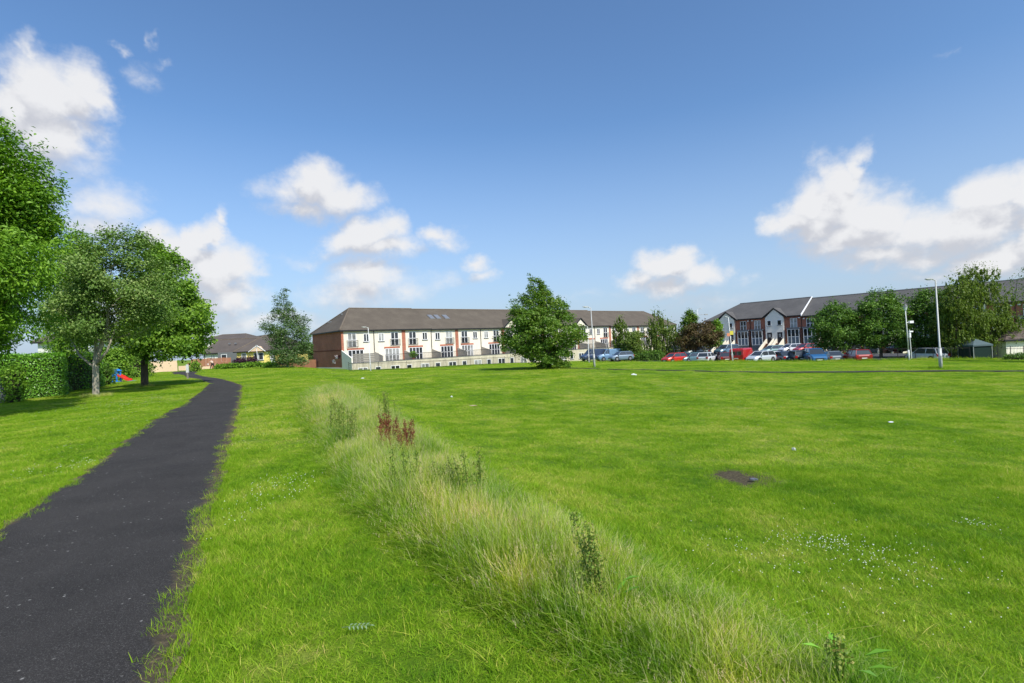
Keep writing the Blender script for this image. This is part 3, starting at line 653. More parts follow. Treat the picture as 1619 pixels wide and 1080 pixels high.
# ---- the left terrace
TA = P(541, 560, 78.0); FA = Frame((TA.x, TA.y), (.776, .631)); W_A = 5.2; EAVE = 5.15; DECK = -.12; RIDGE = 9.0; DEP = 13.2
LOW = -2.9
def gable_roof(m, F, a0, a1, z_e, z_r, dep, over=.35, hip0=0, hip1=0, front=0.0):
    th = .18
    fr0, bk = front+over, -dep-over; md = front-dep/2; zz = z_e-.10
    p = [F(a0-(over if hip0 else .02), fr0, zz), F(a1+(over if hip1 else .02), fr0, zz), F(a1+(over if hip1 else .02), bk, zz), F(a0-(over if hip0 else .02), bk, zz), F(a0+hip0, md, z_r), F(a1-hip1, md, z_r)]
    m.add(p, [(0,1,5,4), (2,3,4,5), (1,2,5), (3,0,4), (3,2,1,0)])
    return p
def terrace_left(label, h0, h1, hip0=0, hip1=0, dz=0.0, skylights=(), gables=(), panel0=False, arch=None):
    F = FA; a0, a1 = h0*W_A, h1*W_A
    root = empty('terraced_building', F(a0, 0, LOW), label, 'terraced houses', 'left hand terrace of cream rendered houses')
    m = MB()
    if hip0:
        m.box(a0+.05, a1, -DEP, 0, LOW, EAVE+dz, F)
        MB().box(a0-.06, a0+.046, -DEP+.002, .05, -.62, EAVE+dz-.02, F).build('gable_wall', M['brick'], root)
        MB().box(a0-.12, a0+.04, -DEP, .03, LOW, -.625, F).build('plinth', M['grey_r'], root)
    elif arch is not None:
        m.box(a0, a1, -DEP, 0, LOW, EAVE+dz, F)
    else: m.box(a0, a1, -DEP, 0, LOW, EAVE+dz, F)
    m.build('wall', M['cream'], root)
    rm = MB(); gable_roof(rm, F, a0, a1, EAVE+dz, RIDGE+dz, DEP, hip0=hip0, hip1=hip1)
    for g in gables:
        ga = g*W_A; gw = 1.9; zr = EAVE+1.55+dz
        rm.add([F(ga-gw-.25, .5, EAVE-.12+dz), F(ga, .5, zr+.12), F(ga, -3.4, zr+.12), F(ga-gw-.25, -1.0, EAVE-.12+dz)], [(0,1,2,3)])
        rm.add([F(ga+gw+.25, .5, EAVE-.12+dz), F(ga, .5, zr+.12), F(ga, -3.4, zr+.12), F(ga+gw+.25, -1.0, EAVE-.12+dz)], [(3,2,1,0)])
    roof = rm.build('roof', M['roof'], root)
    rd_ = MB(); rd_.tube([F(a0+hip0, -DEP/2, RIDGE+dz+.02), F(a1-hip1, -DEP/2, RIDGE+dz+.02)], .13, 6)
    if hip0:
        for b_ in (.35, -DEP-.35): rd_.tube([F(a0+hip0, -DEP/2, RIDGE+dz), F(a0-.35, b_, EAVE-.06+dz)], .11, 6)
    if hip1: rd_.tube([F(a1-hip1, -DEP/2, RIDGE+dz), F(a1+.35, .35, EAVE-.06+dz)], .11, 6)
    rd_.build('ridge', M['ridge'], roof)
    fm = MB(); fm.box(a0-(.38 if hip0 else 0), a1+(.38 if hip1 else 0), .30, .40, EAVE-.30+dz, EAVE-.09+dz, F)
    if hip0: fm.box(a0-.40, a0-.30, -DEP-.3, .295, EAVE-.28+dz, EAVE-.09+dz, F)
    fm.build('gutter', M['fascia'], root)
    for g in gables:
        ga = g*W_A; MB().add([F(ga-1.9, .30, EAVE-.3+dz), F(ga+1.9, .30, EAVE-.3+dz), F(ga, .30, EAVE+1.5+dz), F(ga-1.9, -2.5, EAVE-.3+dz), F(ga+1.9, -2.5, EAVE-.3+dz), F(ga, -2.5, EAVE+1.5+dz)], [(0,1,2), (0,3,4,1), (1,4,5,2), (2,5,3,0)]).build('gable', M['cream'], root)
        mm = MB(); 
        for s in (-1, 1): mm.hexa([F(ga+s*2.2, .42, EAVE-.32+dz), F(ga+s*2.2, .54, EAVE-.32+dz), F(ga, .54, EAVE+1.50+dz), F(ga, .42, EAVE+1.50+dz), F(ga+s*2.2, .42, EAVE-.14+dz), F(ga+s*2.2, .54, EAVE-.14+dz), F(ga, .54, EAVE+1.70+dz), F(ga, .42, EAVE+1.70+dz)])
        mm.build('bargeboard', M['fascia'], root)
        MB().box(ga-1.3, ga+1.3, .02, .34, EAVE-.28+dz, EAVE-.06+dz, F).build('lintel', M['lintel'], root)
    # upper windows, pipes, brick strips; a house pair mirrors about the brick strip
    for h in range(h0, h1):
        odd = h % 2; s0 = h*W_A                        # even: balcony left of house, pipe right; odd: mirrored
        ac = s0 + (1.62 if not odd else W_A-1.62); wc = s0 + (3.95 if not odd else W_A-3.95)
        hz_ = arch is not None and h in arch
        window(root, F, ac, EAVE-2.72+dz, 1.35, 2.15, 0, 2, 2, sill=False, curtain=(h % 3 == 0), name='balcony_door'); juliet(root, F, ac, EAVE-2.72+dz, .0)
        window(root, F, wc, EAVE-1.95+dz, .95, 1.25, 0, 2, 1, curtain=(h % 4 == 1))
        dc = s0 + (2.15 if not odd else W_A-2.15)
        if not hz_:
            MB().box(dc-1.35, dc+1.35, .002, .07, DECK+2.12, DECK+2.38, F).build('lintel', M['lintel'], root)
            window(root, F, dc, DECK+.02, 2.5, 2.08, 0, 4, 2, sill=False, curtain=(h % 3 == 1), name='patio_door')
        else:
            MB().box(s0+.2, s0+W_A-.2, .002, .06, DECK-2.2, DECK+2.1, F).build('passage', M['screen'], root)
            MB().box(s0+.1, s0+W_A-.1, .002, .10, DECK+2.12, DECK+2.38, F).build('lintel', M['lintel'], root)
        pipe = s0 + (W_A if not odd else 0)
        if not odd: MB().tube([F(pipe-.0, .08, EAVE-.3+dz), F(pipe, .08, DECK+.9)], .055, 6).build('downpipe', M['fascia'], root)
        bs = s0 + (0 if not odd else W_A)
        if odd or h == 0: 
            bw = .32 if h else .3; bx0 = bs-bw if h or odd else bs+.0
            MB().box(bx0, bs+bw, .003, .05 if h else .06, DECK, EAVE-.31+dz, F).build('brick_strip', M['brick'], root)
    # raised deck with its front wall, rails and dividing screens
    fb = 4.0
    dm = MB(); dm.box(a0+.0, a1, .12, fb-.12, LOW, DECK, F); dm.build('deck', M['paved'], root)
    fw = MB().box(a0-.05, a1, fb-.118, fb, LOW, DECK+.12, F); fwo = fw.build('lower_wall', M['cream_d'], root)
    MB().box(a0-.08, a1, fb-.16, fb+.05, DECK+.123, DECK+.20, F).build('coping', M['lead'], fwo)
    for h in range(h0, h1):
        s0 = h*W_A
        if hip0 and h == h0:
            pn = MB()
            for k in range(5): pn.box(s0+.1, s0+W_A-1.1, fb-.10, fb-.06, DECK+.22+k*.26, DECK+.45+k*.26, F)
            pn.build('timber_screen', M['timber'], root)
        else: rail_mb(F, s0+.05, s0+W_A-.05, fb-.1, DECK+.2, .95, .13, .014).build('deck_rail', M['iron'], root)
        # sloped dividing screen
        e = s0 + (W_A if True else 0)
        if h < 16:
            sc_ = MB().hexa([F(e-.06, .1, DECK+.01), F(e+.06, .1, DECK+.01), F(e+.06, fb-.9, DECK+.01), F(e-.06, fb-.9, DECK+.01), F(e-.06, .1, DECK+1.7), F(e+.06, .1, DECK+1.7), F(e+.06, fb-.9, DECK+1.0), F(e-.06, fb-.9, DECK+1.0)])
            sc_.build('dividing_screen', M['screen'], root)
        window(root, F, s0+1.5, -1.85, 1.5, 1.15, fb, 2, 1, sill=True, curtain=(h % 2 == 0)); window(root, F, s0+3.9, -1.85, .9, 1.15, fb, 1, 1, sill=True)
    if hip0:
        MB().hexa([F(a0-.12, .06, LOW), F(a0+.05, .06, LOW), F(a0+.05, fb-.12, LOW), F(a0-.12, fb-.12, LOW), F(a0-.12, .06, DECK+2.1), F(a0+.05, .06, DECK+2.1), F(a0+.05, fb-.12, DECK+.9), F(a0-.12, fb-.12, DECK+.9)]).build('end_screen', M['grey_r'], root)
        MB().box(a0-.10, a0-.062, -DEP+.01, .04, 1.95, 2.12, F).build('brick_band', M['steps_b'], root)
        # tags sprayed on the gable: pale and dark scribbles
        for (b_, z_, mat_, sd) in ((-2.2, 1.0, 'graffiti_white', 3), (-1.1, 1.05, 'graffiti_purple', 4), (-3.4, .25, 'graffiti_white', 5)):
            rr = random.Random(sd); mm = MB()
            for k in range(5):
                pts_ = [F(a0-.066, b_+rr.uniform(-.7,.7), z_+rr.uniform(-.35,.35)) for _ in range(4)]; mm.tube(pts_, .045, 4)
            mm.build('graffiti', plain(mat_, (.6,.52,.52) if 'white' in mat_ else (.10,.03,.05), .8), root)
        for k, (b_, u) in enumerate([(-8.6, .42), (-9.2, .42), (-9.9, .42), (-6.6, .70), (-7.2, .74)]):
            p0 = F(a0+4.0*u, b_, EAVE+(RIDGE-EAVE)*u); MB().box(p0.x-.16, p0.x+.16, p0.y-.12, p0.y+.12, p0.z+.0, p0.z+.22).build('roof_vent', M['lead'], roof)
    for sl in skylights:
        u = .55; a_ = sl; zc = EAVE+dz+(RIDGE-EAVE)*u
        mm = MB(); fr_, gl = MB(), MB()
        for mb, g_, l_ in ((fr_, .5, .0), (gl, .42, .05)):
            p = []
            for da, uu in ((-g_, u-.06+l_*.1), (g_, u-.06+l_*.1), (g_, u+.13-l_*.1), (-g_, u+.13-l_*.1)):
                p.append(F(a_+da, .35-(DEP/2+.35)*uu, EAVE-.1+dz+(RIDGE-EAVE+.1)*uu))
            nrm = Vector((0,0,1)) ; p2 = [q_+nrm*(.10+l_*.6) for q_ in p]; mb.hexa(p+p2)
        sk = fr_.build('skylight', M['lead'], roof); gl.build('pane', M['skyglass'], sk)
    return root
M['skyglass'] = finish(newmat('skylight_glass'), (.17,.18,.20), .3, spec=.7)
terrace_left('left end block of the cream terrace, with the plain brick gable wall and hipped roof', 0, 3, hip0=4.0)
terrace_left('middle block of the cream terrace, with three skylights, mostly hidden by the big field tree', 3, 12, dz=-.08, skylights=(17.9, 19.2, 21.0), gables=(6.4, 10.1), arch=(10,))
terrace_left('far right block of the cream terrace, behind the birch trees, ending in a hip', 12, 17, hip1=4.0, dz=-.22)

# ---- the right terrace: brick and render houses with stair flights
TB = P(1151, 540, 110.0); FB = Frame((TB.x, TB.y), (.659, -.752)); W_B = 4.92
# Frame normal must face the field (left / camera side)
FB.n = Vector((-.752, -.659, 0)).normalized()
B_E = 4.85; B_R = 8.35; B_G = -2.45; B_D = 12.0
def stair(root, F, a, wd=1.25):
    m = MB(); n = 9; z1 = -.55; ln = 3.4
    for k in range(n):
        zt = z1-(z1-B_G)*(k+1)/n+ (z1-B_G)/n; m.box(a-wd/2, a+wd/2, .9+ln*k/n, .9+ln*(k+1)/n-.002, B_G-.6, zt-.02*k*0, F)
    m.box(a-wd/2, a+wd/2, .425, .898, B_G-.6, z1, F)
    st = m.build('steps', M['steps'], root)
    for s in (-1, 1):
        x0 = a+s*(wd/2+.002); x1 = a+s*(wd/2+.20); lo, hi = min(x0, x1), max(x0, x1)
        MB().hexa([F(lo,.43,B_G-.6),F(hi,.43,B_G-.6),F(hi,.9+ln+.1,B_G-.6),F(lo,.9+ln+.1,B_G-.6),F(lo,.43,z1+.95),F(hi,.43,z1+.95),F(hi,.9+ln+.1,B_G+.85),F(lo,.9+ln+.1,B_G+.85)]).build('stair_wall', M['cream'], root)
M['steps'] = plain('brick_steps', (.16,.07,.045), .9, .2, 3); M['door_t'] = plain('teal_door', (.10,.24,.22), .5, .08); M['door_k'] = plain('dark_door', (.03,.025,.028), .5, .1)
M['bluegrey'] = plain('slate_grey_cladding', (.14,.15,.165), .7, .12, 2); M['soffit'] = M['fascia']
def terrace_right(label, k0, k1, dz, hip0=0, verge=False, last=False):
    """unit k spans [k*2W - W, k*2W + W]: render gable bay with two doors at its centre, brick with tall bays either side"""
    F = FB; a0, a1 = (k0*2-1)*W_B, (k1*2-1)*W_B
    root = empty('terraced_building', F(a0, 0, B_G), label, 'terraced houses', 'right hand terrace of brick and render houses')
    MB().box(a0, a1, -B_D, 0, B_G-1.2, B_E+dz, F).build('wall', M['brick'], root)
    rm = MB(); gable_roof(rm, F, a0, a1, B_E+dz, B_R+dz, B_D, hip0=hip0)
    for k in range(k0, k1):
        ga = k*2*W_B; gw = 1.98; zr = B_E+1.55+dz
        rm.add([F(ga-gw-.5, .55, B_E-.22+dz), F(ga, .55, zr+.16), F(ga, -4.2, zr+.16), F(ga-gw-.5, -.8, B_E-.22+dz)], [(0,1,2,3)])
        rm.add([F(ga+gw+.5, .55, B_E-.22+dz), F(ga, .55, zr+.16), F(ga, -4.2, zr+.16), F(ga+gw+.5, -.8, B_E-.22+dz)], [(3,2,1,0)])
    roof = rm.build('roof', M['roof2'], root)
    rg = MB(); rg.tube([F(a0+hip0, -B_D/2, B_R+dz+.02), F(a1, -B_D/2, B_R+dz+.02)], .11, 6); rg.build('ridge', M['lead'], roof)
    if verge:
        vv = MB(); 
        vv.hexa([F(a1-.02,.40,B_E-.30+dz),F(a1+.12,.40,B_E-.30+dz),F(a1+.12,-B_D/2,B_R-.05+dz),F(a1-.02,-B_D/2,B_R-.05+dz),F(a1-.02,.40,B_E+.05+dz),F(a1+.12,.40,B_E+.05+dz),F(a1+.12,-B_D/2,B_R+.16+dz),F(a1-.02,-B_D/2,B_R+.16+dz)])
        vv.build('verge', M['pvc'], roof)
    segs = []; prev = a0
    for k in range(k0, k1): segs.append((prev, k*2*W_B-2.45)); prev = k*2*W_B+2.45
    segs.append((prev, a1)); gm_ = MB()
    for s0, s1 in segs:
        if s1 > s0: gm_.box(s0-(.36 if (hip0 and s0 == a0) else 0), s1, .36, .46, B_E-.32+dz, B_E-.09+dz, F)
    gm_.build('gutter', M['fascia'], root)
    for k in range(k0, k1):
        ga = k*2*W_B
        GF = .42
        MB().add([F(ga-1.75,GF,B_G-.4),F(ga+1.75,GF,B_G-.4),F(ga+1.75,GF,B_E-.25+dz),F(ga,GF,B_E+1.45+dz),F(ga-1.75,GF,B_E-.25+dz),F(ga-1.75,-2.5,B_G-.4),F(ga+1.75,-2.5,B_G-.4),F(ga+1.75,-2.5,B_E-.25+dz),F(ga,-2.5,B_E+1.45+dz),F(ga-1.75,-2.5,B_E-.25+dz)],
            [(0,1,2,3,4),(1,6,7,2),(0,4,9,5),(4,3,8,9),(3,2,7,8)]).build('gable', M['grey_r'], root)
        mm = MB()
        for s in (-1, 1): mm.hexa([F(ga+s*2.45,.46,B_E-.48+dz),F(ga+s*2.45,.60,B_E-.48+dz),F(ga,.60,B_E+1.42+dz),F(ga,.46,B_E+1.42+dz),F(ga+s*2.45,.46,B_E-.24+dz),F(ga+s*2.45,.60,B_E-.24+dz),F(ga,.60,B_E+1.70+dz),F(ga,.46,B_E+1.70+dz)])
        mm.build('bargeboard', M['fascia'], root)
        for s in (-1, 1):
            window(root, F, ga+s*.98, B_E-1.85+dz, .80, 1.05, GF, 1, 1)
            d = MB(); d.box(ga+s*.98-.45, ga+s*.98+.45, GF+.003, GF+.05, -.5, 1.62, F); do = d.build('door', M['door_t'] if (k == 0 and s < 0) else M['door_k'], root)
            MB().box(ga+s*.98-.20, ga+s*.98+.20, GF+.052, GF+.07, .65, 1.3, F).build('door_pane', M['glass_c'], do)
            MB().tube([F(ga+s*.98+.33, GF+.08, .45), F(ga+s*.98+.33, GF+.08, .62)], .03, 5).build('handle', M['pvc'], do)
            # brick half: upper window, tall glazed bay
            wa = ga+s*(W_B-1.45); window(root, F, wa, B_E-2.55+dz, 1.25, 1.95, 0, 2, 2, sill=False, curtain=(k+s) % 2 == 0)
            MB().box(wa-1.25, wa+1.25, .003, .62, 2.18, 2.42, F).build('bay_roof', M['bluegrey'], root)
            MB().box(wa-1.1, wa+1.1, .003, .50, B_G-.3, 2.175, F).build('bay', M['bluegrey'], root)
            window(root, F, wa, -.80, 2.15, 2.9, .50, 3, 1, sill=False, name='bay_window', transom=1.42, panel=True)
            MB().box(wa+s*1.02-.16, wa+s*1.02+.16, .003, .14, B_E-.72+dz, B_E-.50+dz, F).build('alarm_box', M['pvc'], root)
        MB().tube([F(ga+W_B, .08, B_E-.3+dz), F(ga+W_B, .08, B_G)], .05, 6).build('downpipe', M['fascia'], root)
        for s in (-1, 1): stair(root, F, ga+s*.98, 1.1)
    return root
terrace_right('left block of the brick and render terrace, with two pale gables and a white verge', 0, 2, 0, hip0=5.2, verge=True)
terrace_right('long brick terrace block standing behind the row of round green street trees', 2, 5, -.22)
terrace_right('right hand end block of the brick terrace running out of the frame', 5, 7, -.15)
# ------------------------------------------------------------------ trees
def rnd_unit(n, rs):
    v = rs.normal(0, 1, (n, 3)); return v/np.linalg.norm(v, axis=1)[:, None]
def leaf_quads(c, nrm, up, L, Wd):
    """rhomb leaves: centre c, normal nrm, direction up"""
    up = up - (up*nrm).sum(1)[:, None]*nrm; up /= np.maximum(np.linalg.norm(up, axis=1), 1e-6)[:, None]; sd = np.cross(nrm, up)
    L = L[:, None]; Wd = Wd[:, None]
    q = np.stack([c-up*L*.5, c+sd*Wd*.5+nrm*Wd*.12, c+up*L*.5-nrm*L*.12, c-sd*Wd*.5+nrm*Wd*.12], 1)
    return q.reshape(-1, 3), np.arange(len(c)*4).reshape(-1, 4)
LM = {'ash': leafmat('ash_leaf', (0.078,0.180,0.015), (0.148,0.300,0.023), (0.259,0.434,0.040), .32),
 'grey': leafmat('whitebeam_leaf', (0.075,0.146,0.025), (0.131,0.236,0.041), (0.396,0.486,0.172), .25),
 'maple': leafmat('maple_leaf', (0.076,0.174,0.021), (0.164,0.308,0.030), (0.307,0.465,0.052), .3),
 'dark': leafmat('dark_leaf', (0.042,0.100,0.017), (0.091,0.191,0.026), (0.201,0.333,0.044), .25),
 'poplar': leafmat('poplar_leaf', (0.057,0.132,0.018), (0.116,0.220,0.025), (0.275,0.365,0.062), .32, .4),
 'birch': leafmat('birch_leaf', (0.078,0.135,0.024), (0.149,0.221,0.038), (0.269,0.333,0.076), .32, .45),
 'bluish': leafmat('windblown_leaf', (0.048,0.100,0.029), (0.088,0.164,0.042), (0.249,0.316,0.139), .25, .4),
 'red': leafmat('copper_leaf', (0.045,0.038,0.015), (0.109,0.070,0.031), (0.166,0.166,0.045), .2),
 'hedge': leafmat('hedge_leaf', (0.063,0.166,0.020), (0.135,0.333,0.031), (0.298,0.608,0.058), .2, .35, .4),
 'purple': leafmat('purple_leaf', (.022,.008,.016), (.055,.016,.038), (.12,.05,.09), .15),
 'dock_r': leafmat('dock_seed', (.12,.035,.018), (.20,.060,.030), (.30,.12,.06), .15),
 'dock_g': leafmat('dock_green', (0.105,0.192,0.026), (0.225,0.320,0.052), (0.390,0.336,0.104), .25)}
def barkmat(name, a, b, st=(3, 3, .6)):
    m = newmat(name); t = m.node_tree; n = noise(t, 4, 6, .65, stretch=st)
    return finish(m, ramp(t, n, [(.3, a), (.5, tuple((x+y)/2 for x, y in zip(a, b))), (.7, b)]), .9, bump=n, bstr=.6, bdist=.03)
BK = {'grey': barkmat('grey_bark', (.16,.14,.10), (.46,.43,.34)), 'brown': barkmat('brown_bark', (.045,.034,.024), (.15,.12,.085)), 'birch': barkmat('birch_bark', (.08,.07,.06), (.5,.48,.44), (2, 2, 2.5))}
def tree(name, label, base, prof, trunk_h, trunk_r, n, leaf, kind='maple', bark='brown', seed=1, group=None, clump=.8, forks=None, droop=0, wind=0, cat='tree', ratio=.5, depthk=.9, fill=.35, nclump=None, trunk=True, squash=.62):
    """prof: [(height above base, x-left, x-right)] crown outline in metres round the trunk; leaves hang in clumps through the crown's volume"""
    rs = np.random.default_rng(seed); b = Vector(base); root = empty(name, b, label, cat, group)
    hs = np.array([p[0] for p in prof]); lf = np.array([p[1] for p in prof]); rt_ = np.array([p[2] for p in prof])
    H = hs[-1]; hb = hs[0]; nc = nclump or int(44*(H-hb)*np.mean(rt_-lf)/(clump**2*12)) + 12
    zc = rs.uniform(0, 1, nc*3); zz = hb + (H-hb)*zc
    L_ = np.interp(zz, hs, lf); R__ = np.interp(zz, hs, rt_); wdt = (R__-L_)/2; keep = rs.uniform(0, 1, len(zz)) < wdt/wdt.max()*.95+.05
    zz, L_, R__, wdt = [a[keep][:nc] for a in (zz, L_, R__, wdt)]; m = len(zz)
    th = rs.uniform(0, 2*PI, m); rho = rs.uniform(fill, 1, m)**.6; cr = clump*rs.uniform(.6, 1.25, m)*np.clip(wdt/wdt.max()+.25, .4, 1)
    lump = 1 + .16*np.sin(th*2+zz*1.9+seed)+.10*rs.normal(0, 1, m); eff = np.maximum(wdt*np.clip(lump,.6,1.16)-cr*.55, .05); cx = (L_+R__)/2 + np.cos(th)*rho*eff; cy = np.sin(th)*rho*eff*depthk; cz = np.minimum(zz, H-cr*.3)
    C = np.stack([cx, cy, cz], 1)
    w = cr**2; cnt = np.maximum(6, (n*w/w.sum()).astype(int)); ci = np.repeat(np.arange(m), cnt); N = len(ci)
    d = rnd_unit(N, rs); rr = rs.uniform(.25, 1, N)**.45*(1+rs.normal(0, .10, N))
    p = C[ci] + d*rr[:, None]*cr[ci][:, None]*np.array([1.1, 1.1, squash])
    outw = p - np.array([(lf.mean()+rt_.mean())/2, 0, hb+(H-hb)*.4]); outw /= np.maximum(np.linalg.norm(outw, axis=1), .01)[:, None]
    nrm = rnd_unit(N, rs)*.75 + outw*.35 + np.array([0, 0, .55]); nrm /= np.linalg.norm(nrm, axis=1)[:, None]
    up = rnd_unit(N, rs)*.8 + outw*.4 + np.array([0, 0, -.35])
    if droop:   # hanging strands
        st = rs.integers(0, max(8, N//26), N); sx = rs.normal(0, 1, (st.max()+1, 3)); k = rs.uniform(0, 1, N)
        anchor = p[rs.integers(0, N, st.max()+1)]; p = anchor[st] + np.stack([rs.normal(0, .05, N) + wind*k*.4, rs.normal(0, .05, N), -k*droop*(1+.3*sx[st, 0])], 1)
        p[:, 2] = np.maximum(p[:, 2], hb*.55); up = np.stack([rs.normal(0, .3, N)+wind, rs.normal(0, .3, N), -np.ones(N)], 1)
    elif wind:
        up = up*.6 + np.array([wind*1.4, 0, .25]); k = rs.uniform(0, 1, N)**2; p = p + np.stack([wind*k*.5*cr[ci], 0*k, k*.12], 1)
    sp_ = rs.integers(0, 90, N); sel = rs.uniform(0, 1, N) < .09; bud = rnd_unit(90*m, rs)[ci*90+sp_//6*6]; k_ = rs.uniform(.6, 1.12, N)*cr[ci]
    bud = bud*.7+outw*.75+np.array([.3*wind, 0, .15]); p[sel] = (C[ci]+bud*k_[:, None])[sel] + rs.normal(0, .05, (int(sel.sum()), 3))
    Ls = leaf*rs.uniform(.6, 1.3, N); V, F = leaf_quads(p, nrm, up, Ls, Ls*ratio*rs.uniform(.8, 1.2, N))
    cv = rs.uniform(0, 1, m)[ci]; v = np.clip(.55*rs.uniform(0, 1, N) + .45*cv, 0, 1)
    link_mesh('crown', V, F, LM[kind], root, local=True, attr=v)
    # trunk and limbs
    if trunk:
        tb = MB(); top = Vector((np.interp(H*.8, hs, (lf+rt_)/2), 0, H*.82)); r = trunk_r
        pts_ = [Vector((0, 0, -.15)), Vector((0, 0, .12)), Vector((.02, 0, trunk_h*.55)), Vector((.03, .02, trunk_h))]
        for u in (.35, .6, .8, 1): q = pts_[3].lerp(top, u); pts_.append(q + Vector((rs.normal(0, .12), rs.normal(0, .12), 0)))
        tb.tube(pts_, [r*1.3, r*1.0, r*.93, r*.86, r*.55, r*.36, r*.22, r*.06], 10)
        spine = pts_[3:]
        def limb(p0, p1, r0, sub=0):
            mid = p0.lerp(p1, .5) + Vector((rs.normal(0, .1), rs.normal(0, .1), -.12*(p1-p0).length*.5)); tb.tube([p0, mid, p1], [r0, r0*.65, r0*.2], 6)
            return mid
        order = rs.permutation(m)[:min(m, 34)]
        for j, i in enumerate(order):
            q = Vector(C[i]); zt = max(trunk_h*.92, min(q.z-.35*abs(q.x), top.z)); s_ = 0
            u = min(1, max(0, (zt-trunk_h)/(top.z-trunk_h+.01))); p0 = pts_[3].lerp(top, u)
            limb(p0, q, r*(.38 if j < 10 else .2)*(1-.6*u))
        if forks:
            for fx, fy, fz, z0, fr__ in forks:
                p0 = Vector((0, 0, z0)); p1 = Vector((fx, fy, fz)); tb.tube([p0, p0.lerp(p1, .5)+Vector((fx*.12, 0, -.1)), p1], [fr__, fr__*.8, fr__*.4], 7)
        tb.build('trunk', BK[bark], root, smooth=True, local=True)
    return root
def prof_px(base, depth, rows):
    """outline rows (py, px-left, px-right) -> metres round the base"""
    k = depth/FPX; out = []
    for py, l, r in rows:
        z = P((l+r)/2, py, depth).z - base.z; out.append((z, P(l, py, depth).x-base.x, P(r, py, depth).x-base.x))
    return sorted(out)
def tree_px(name, label, bx, by, depth, rows, **kw):
    b = P(bx, by, depth); pr = prof_px(b, depth, rows); b.z = G(b.x, b.y) if kw.pop('ground', True) else b.z
    return tree(name, label, b, pr, **kw)
VG = 'tall trees along the path verge'
tree_px('ash_tree', 'biggest ash tree at the left edge, towering over the clipped hedge', -34, 640, 17, [(538,-110,-10),(526,-150,26),(500,-180,58),(480,-190,70),(420,-195,74),(375,-195,66),(335,-190,86),(300,-185,84),(260,-170,60),(225,-150,42),(190,-110,18),(160,-80,-8),(140,-60,-28)], trunk_h=2.0, trunk_r=.22, n=115000, leaf=.15, kind='ash', seed=3, clump=.72, ratio=.36, fill=.12, group=VG)
tree_px('ash_tree', 'smaller ash tree behind the clipped hedge, left of the pale-trunked tree', 92, 618, 30, [(560,78,128),(520,68,150),(480,62,158),(440,70,158),(400,80,152),(375,92,142),(360,105,132)], trunk_h=2.4, trunk_r=.16, n=20000, leaf=.17, kind='ash', seed=4, clump=.8, ratio=.38, group=VG)
tree_px('whitebeam_tree', 'grey-green tree with a pale forked trunk beside the path', 152, 627, 26, [(536,118,196),(524,98,236),(510,92,252),(470,96,272),(430,104,270),(400,120,252),(380,140,236),(362,178,214)], trunk_h=1.75, trunk_r=.15, n=50000, leaf=.115, kind='grey', bark='grey', seed=5, clump=.62, ratio=.62, group=VG, forks=[(-1.35, .2, 3.0, 1.45, .065), (1.15, -.1, 3.3, 1.5, .08), (.1, .1, 4.0, 1.6, .10)])
tree_px('maple_tree', 'bright green maple with a straight brown trunk, nearest the path bend', 229, 613, 34, [(562,205,325),(545,200,332),(520,205,330),(490,210,326),(465,214,308),(440,218,300),(415,224,290),(395,232,262),(380,238,250)], trunk_h=1.7, trunk_r=.23, n=42000, leaf=.17, kind='maple', bark='brown', seed=6, clump=.85, ratio=.8, group=VG)
tree_px('maple_sapling', 'low leafy shrub growing behind the toddler slide', 176, 600, 50, [(598,158,208),(580,152,212),(562,155,206),(548,162,196)], trunk_h=.3, trunk_r=.06, n=7000, leaf=.19, kind='maple', seed=7, clump=.5, ratio=.7, cat='shrub')
tree_px('birch_tree', 'windblown birch with a thin leaning top, beside the brick gable wall', 455, 584, 69, [(582,436,486),(565,432,492),(545,428,494),(520,418,492),(505,428,482),(495,431,467),(478,433,462),(468,440,462),(460,449,457)], trunk_h=.8, trunk_r=.16, n=17000, leaf=.24, kind='bluish', bark='birch', seed=8, clump=.8, ratio=.45, wind=-.8, group='birches round the field')
tree_px('poplar_tree', 'large bushy windswept tree standing alone in the middle of the field', 868, 582, 48, [(580,848,900),(566,830,908),(556,814,916),(545,796,919),(530,791,920),(510,796,920),(492,804,909),(480,812,895),(472,817,885),(460,828,873),(450,831,863),(442,831,856),(433,833,842)], trunk_h=.6, trunk_r=.2, n=44000, leaf=.18, kind='poplar', bark='brown', seed=9, clump=.62, ratio=.62, wind=-.75, fill=.15)
SG = 'small trees between the car park and the cream terrace'
tree_px('birch_tree', 'slim young birch just right of the passage under the cream terrace', 981, 568, 88, [(556,968,990),(535,966,992),(515,968,992),(502,972,988),(497,975,984)], trunk_h=1.6, trunk_r=.09, n=6000, leaf=.3, kind='birch', bark='brown', seed=11, clump=.7, ratio=.5, group=SG, droop=.8)
tree_px('young_tree', 'small rounded tree right of the slim birch, above the low hedge', 1000, 570, 86, [(557,982,1016),(545,979,1020),(532,984,1017),(524,990,1008)], trunk_h=1.3, trunk_r=.08, n=6000, leaf=.3, kind='birch', bark='brown', seed=12, clump=.7, ratio=.5, group=SG)
tree_px('birch_tree', 'tallest birch in front of the far end of the cream terrace', 1046, 562, 88, [(552,1020,1080),(535,1018,1082),(515,1020,1074),(500,1022,1060),(490,1024,1050),(481,1028,1042)], trunk_h=1.8, trunk_r=.11, n=12000, leaf=.3, kind='birch', bark='brown', seed=13, clump=.85, ratio=.5, group=SG, droop=1.0)
tree_px('birch_tree', 'green-topped tree rising behind the copper-leaved tree', 1088, 560, 96, [(540,1070,1104),(520,1074,1106),(502,1076,1102),(491,1079,1096),(485,1084,1092)], trunk_h=2.5, trunk_r=.11, n=8000, leaf=.32, kind='poplar', bark='brown', seed=14, clump=.85, ratio=.55, group=SG)
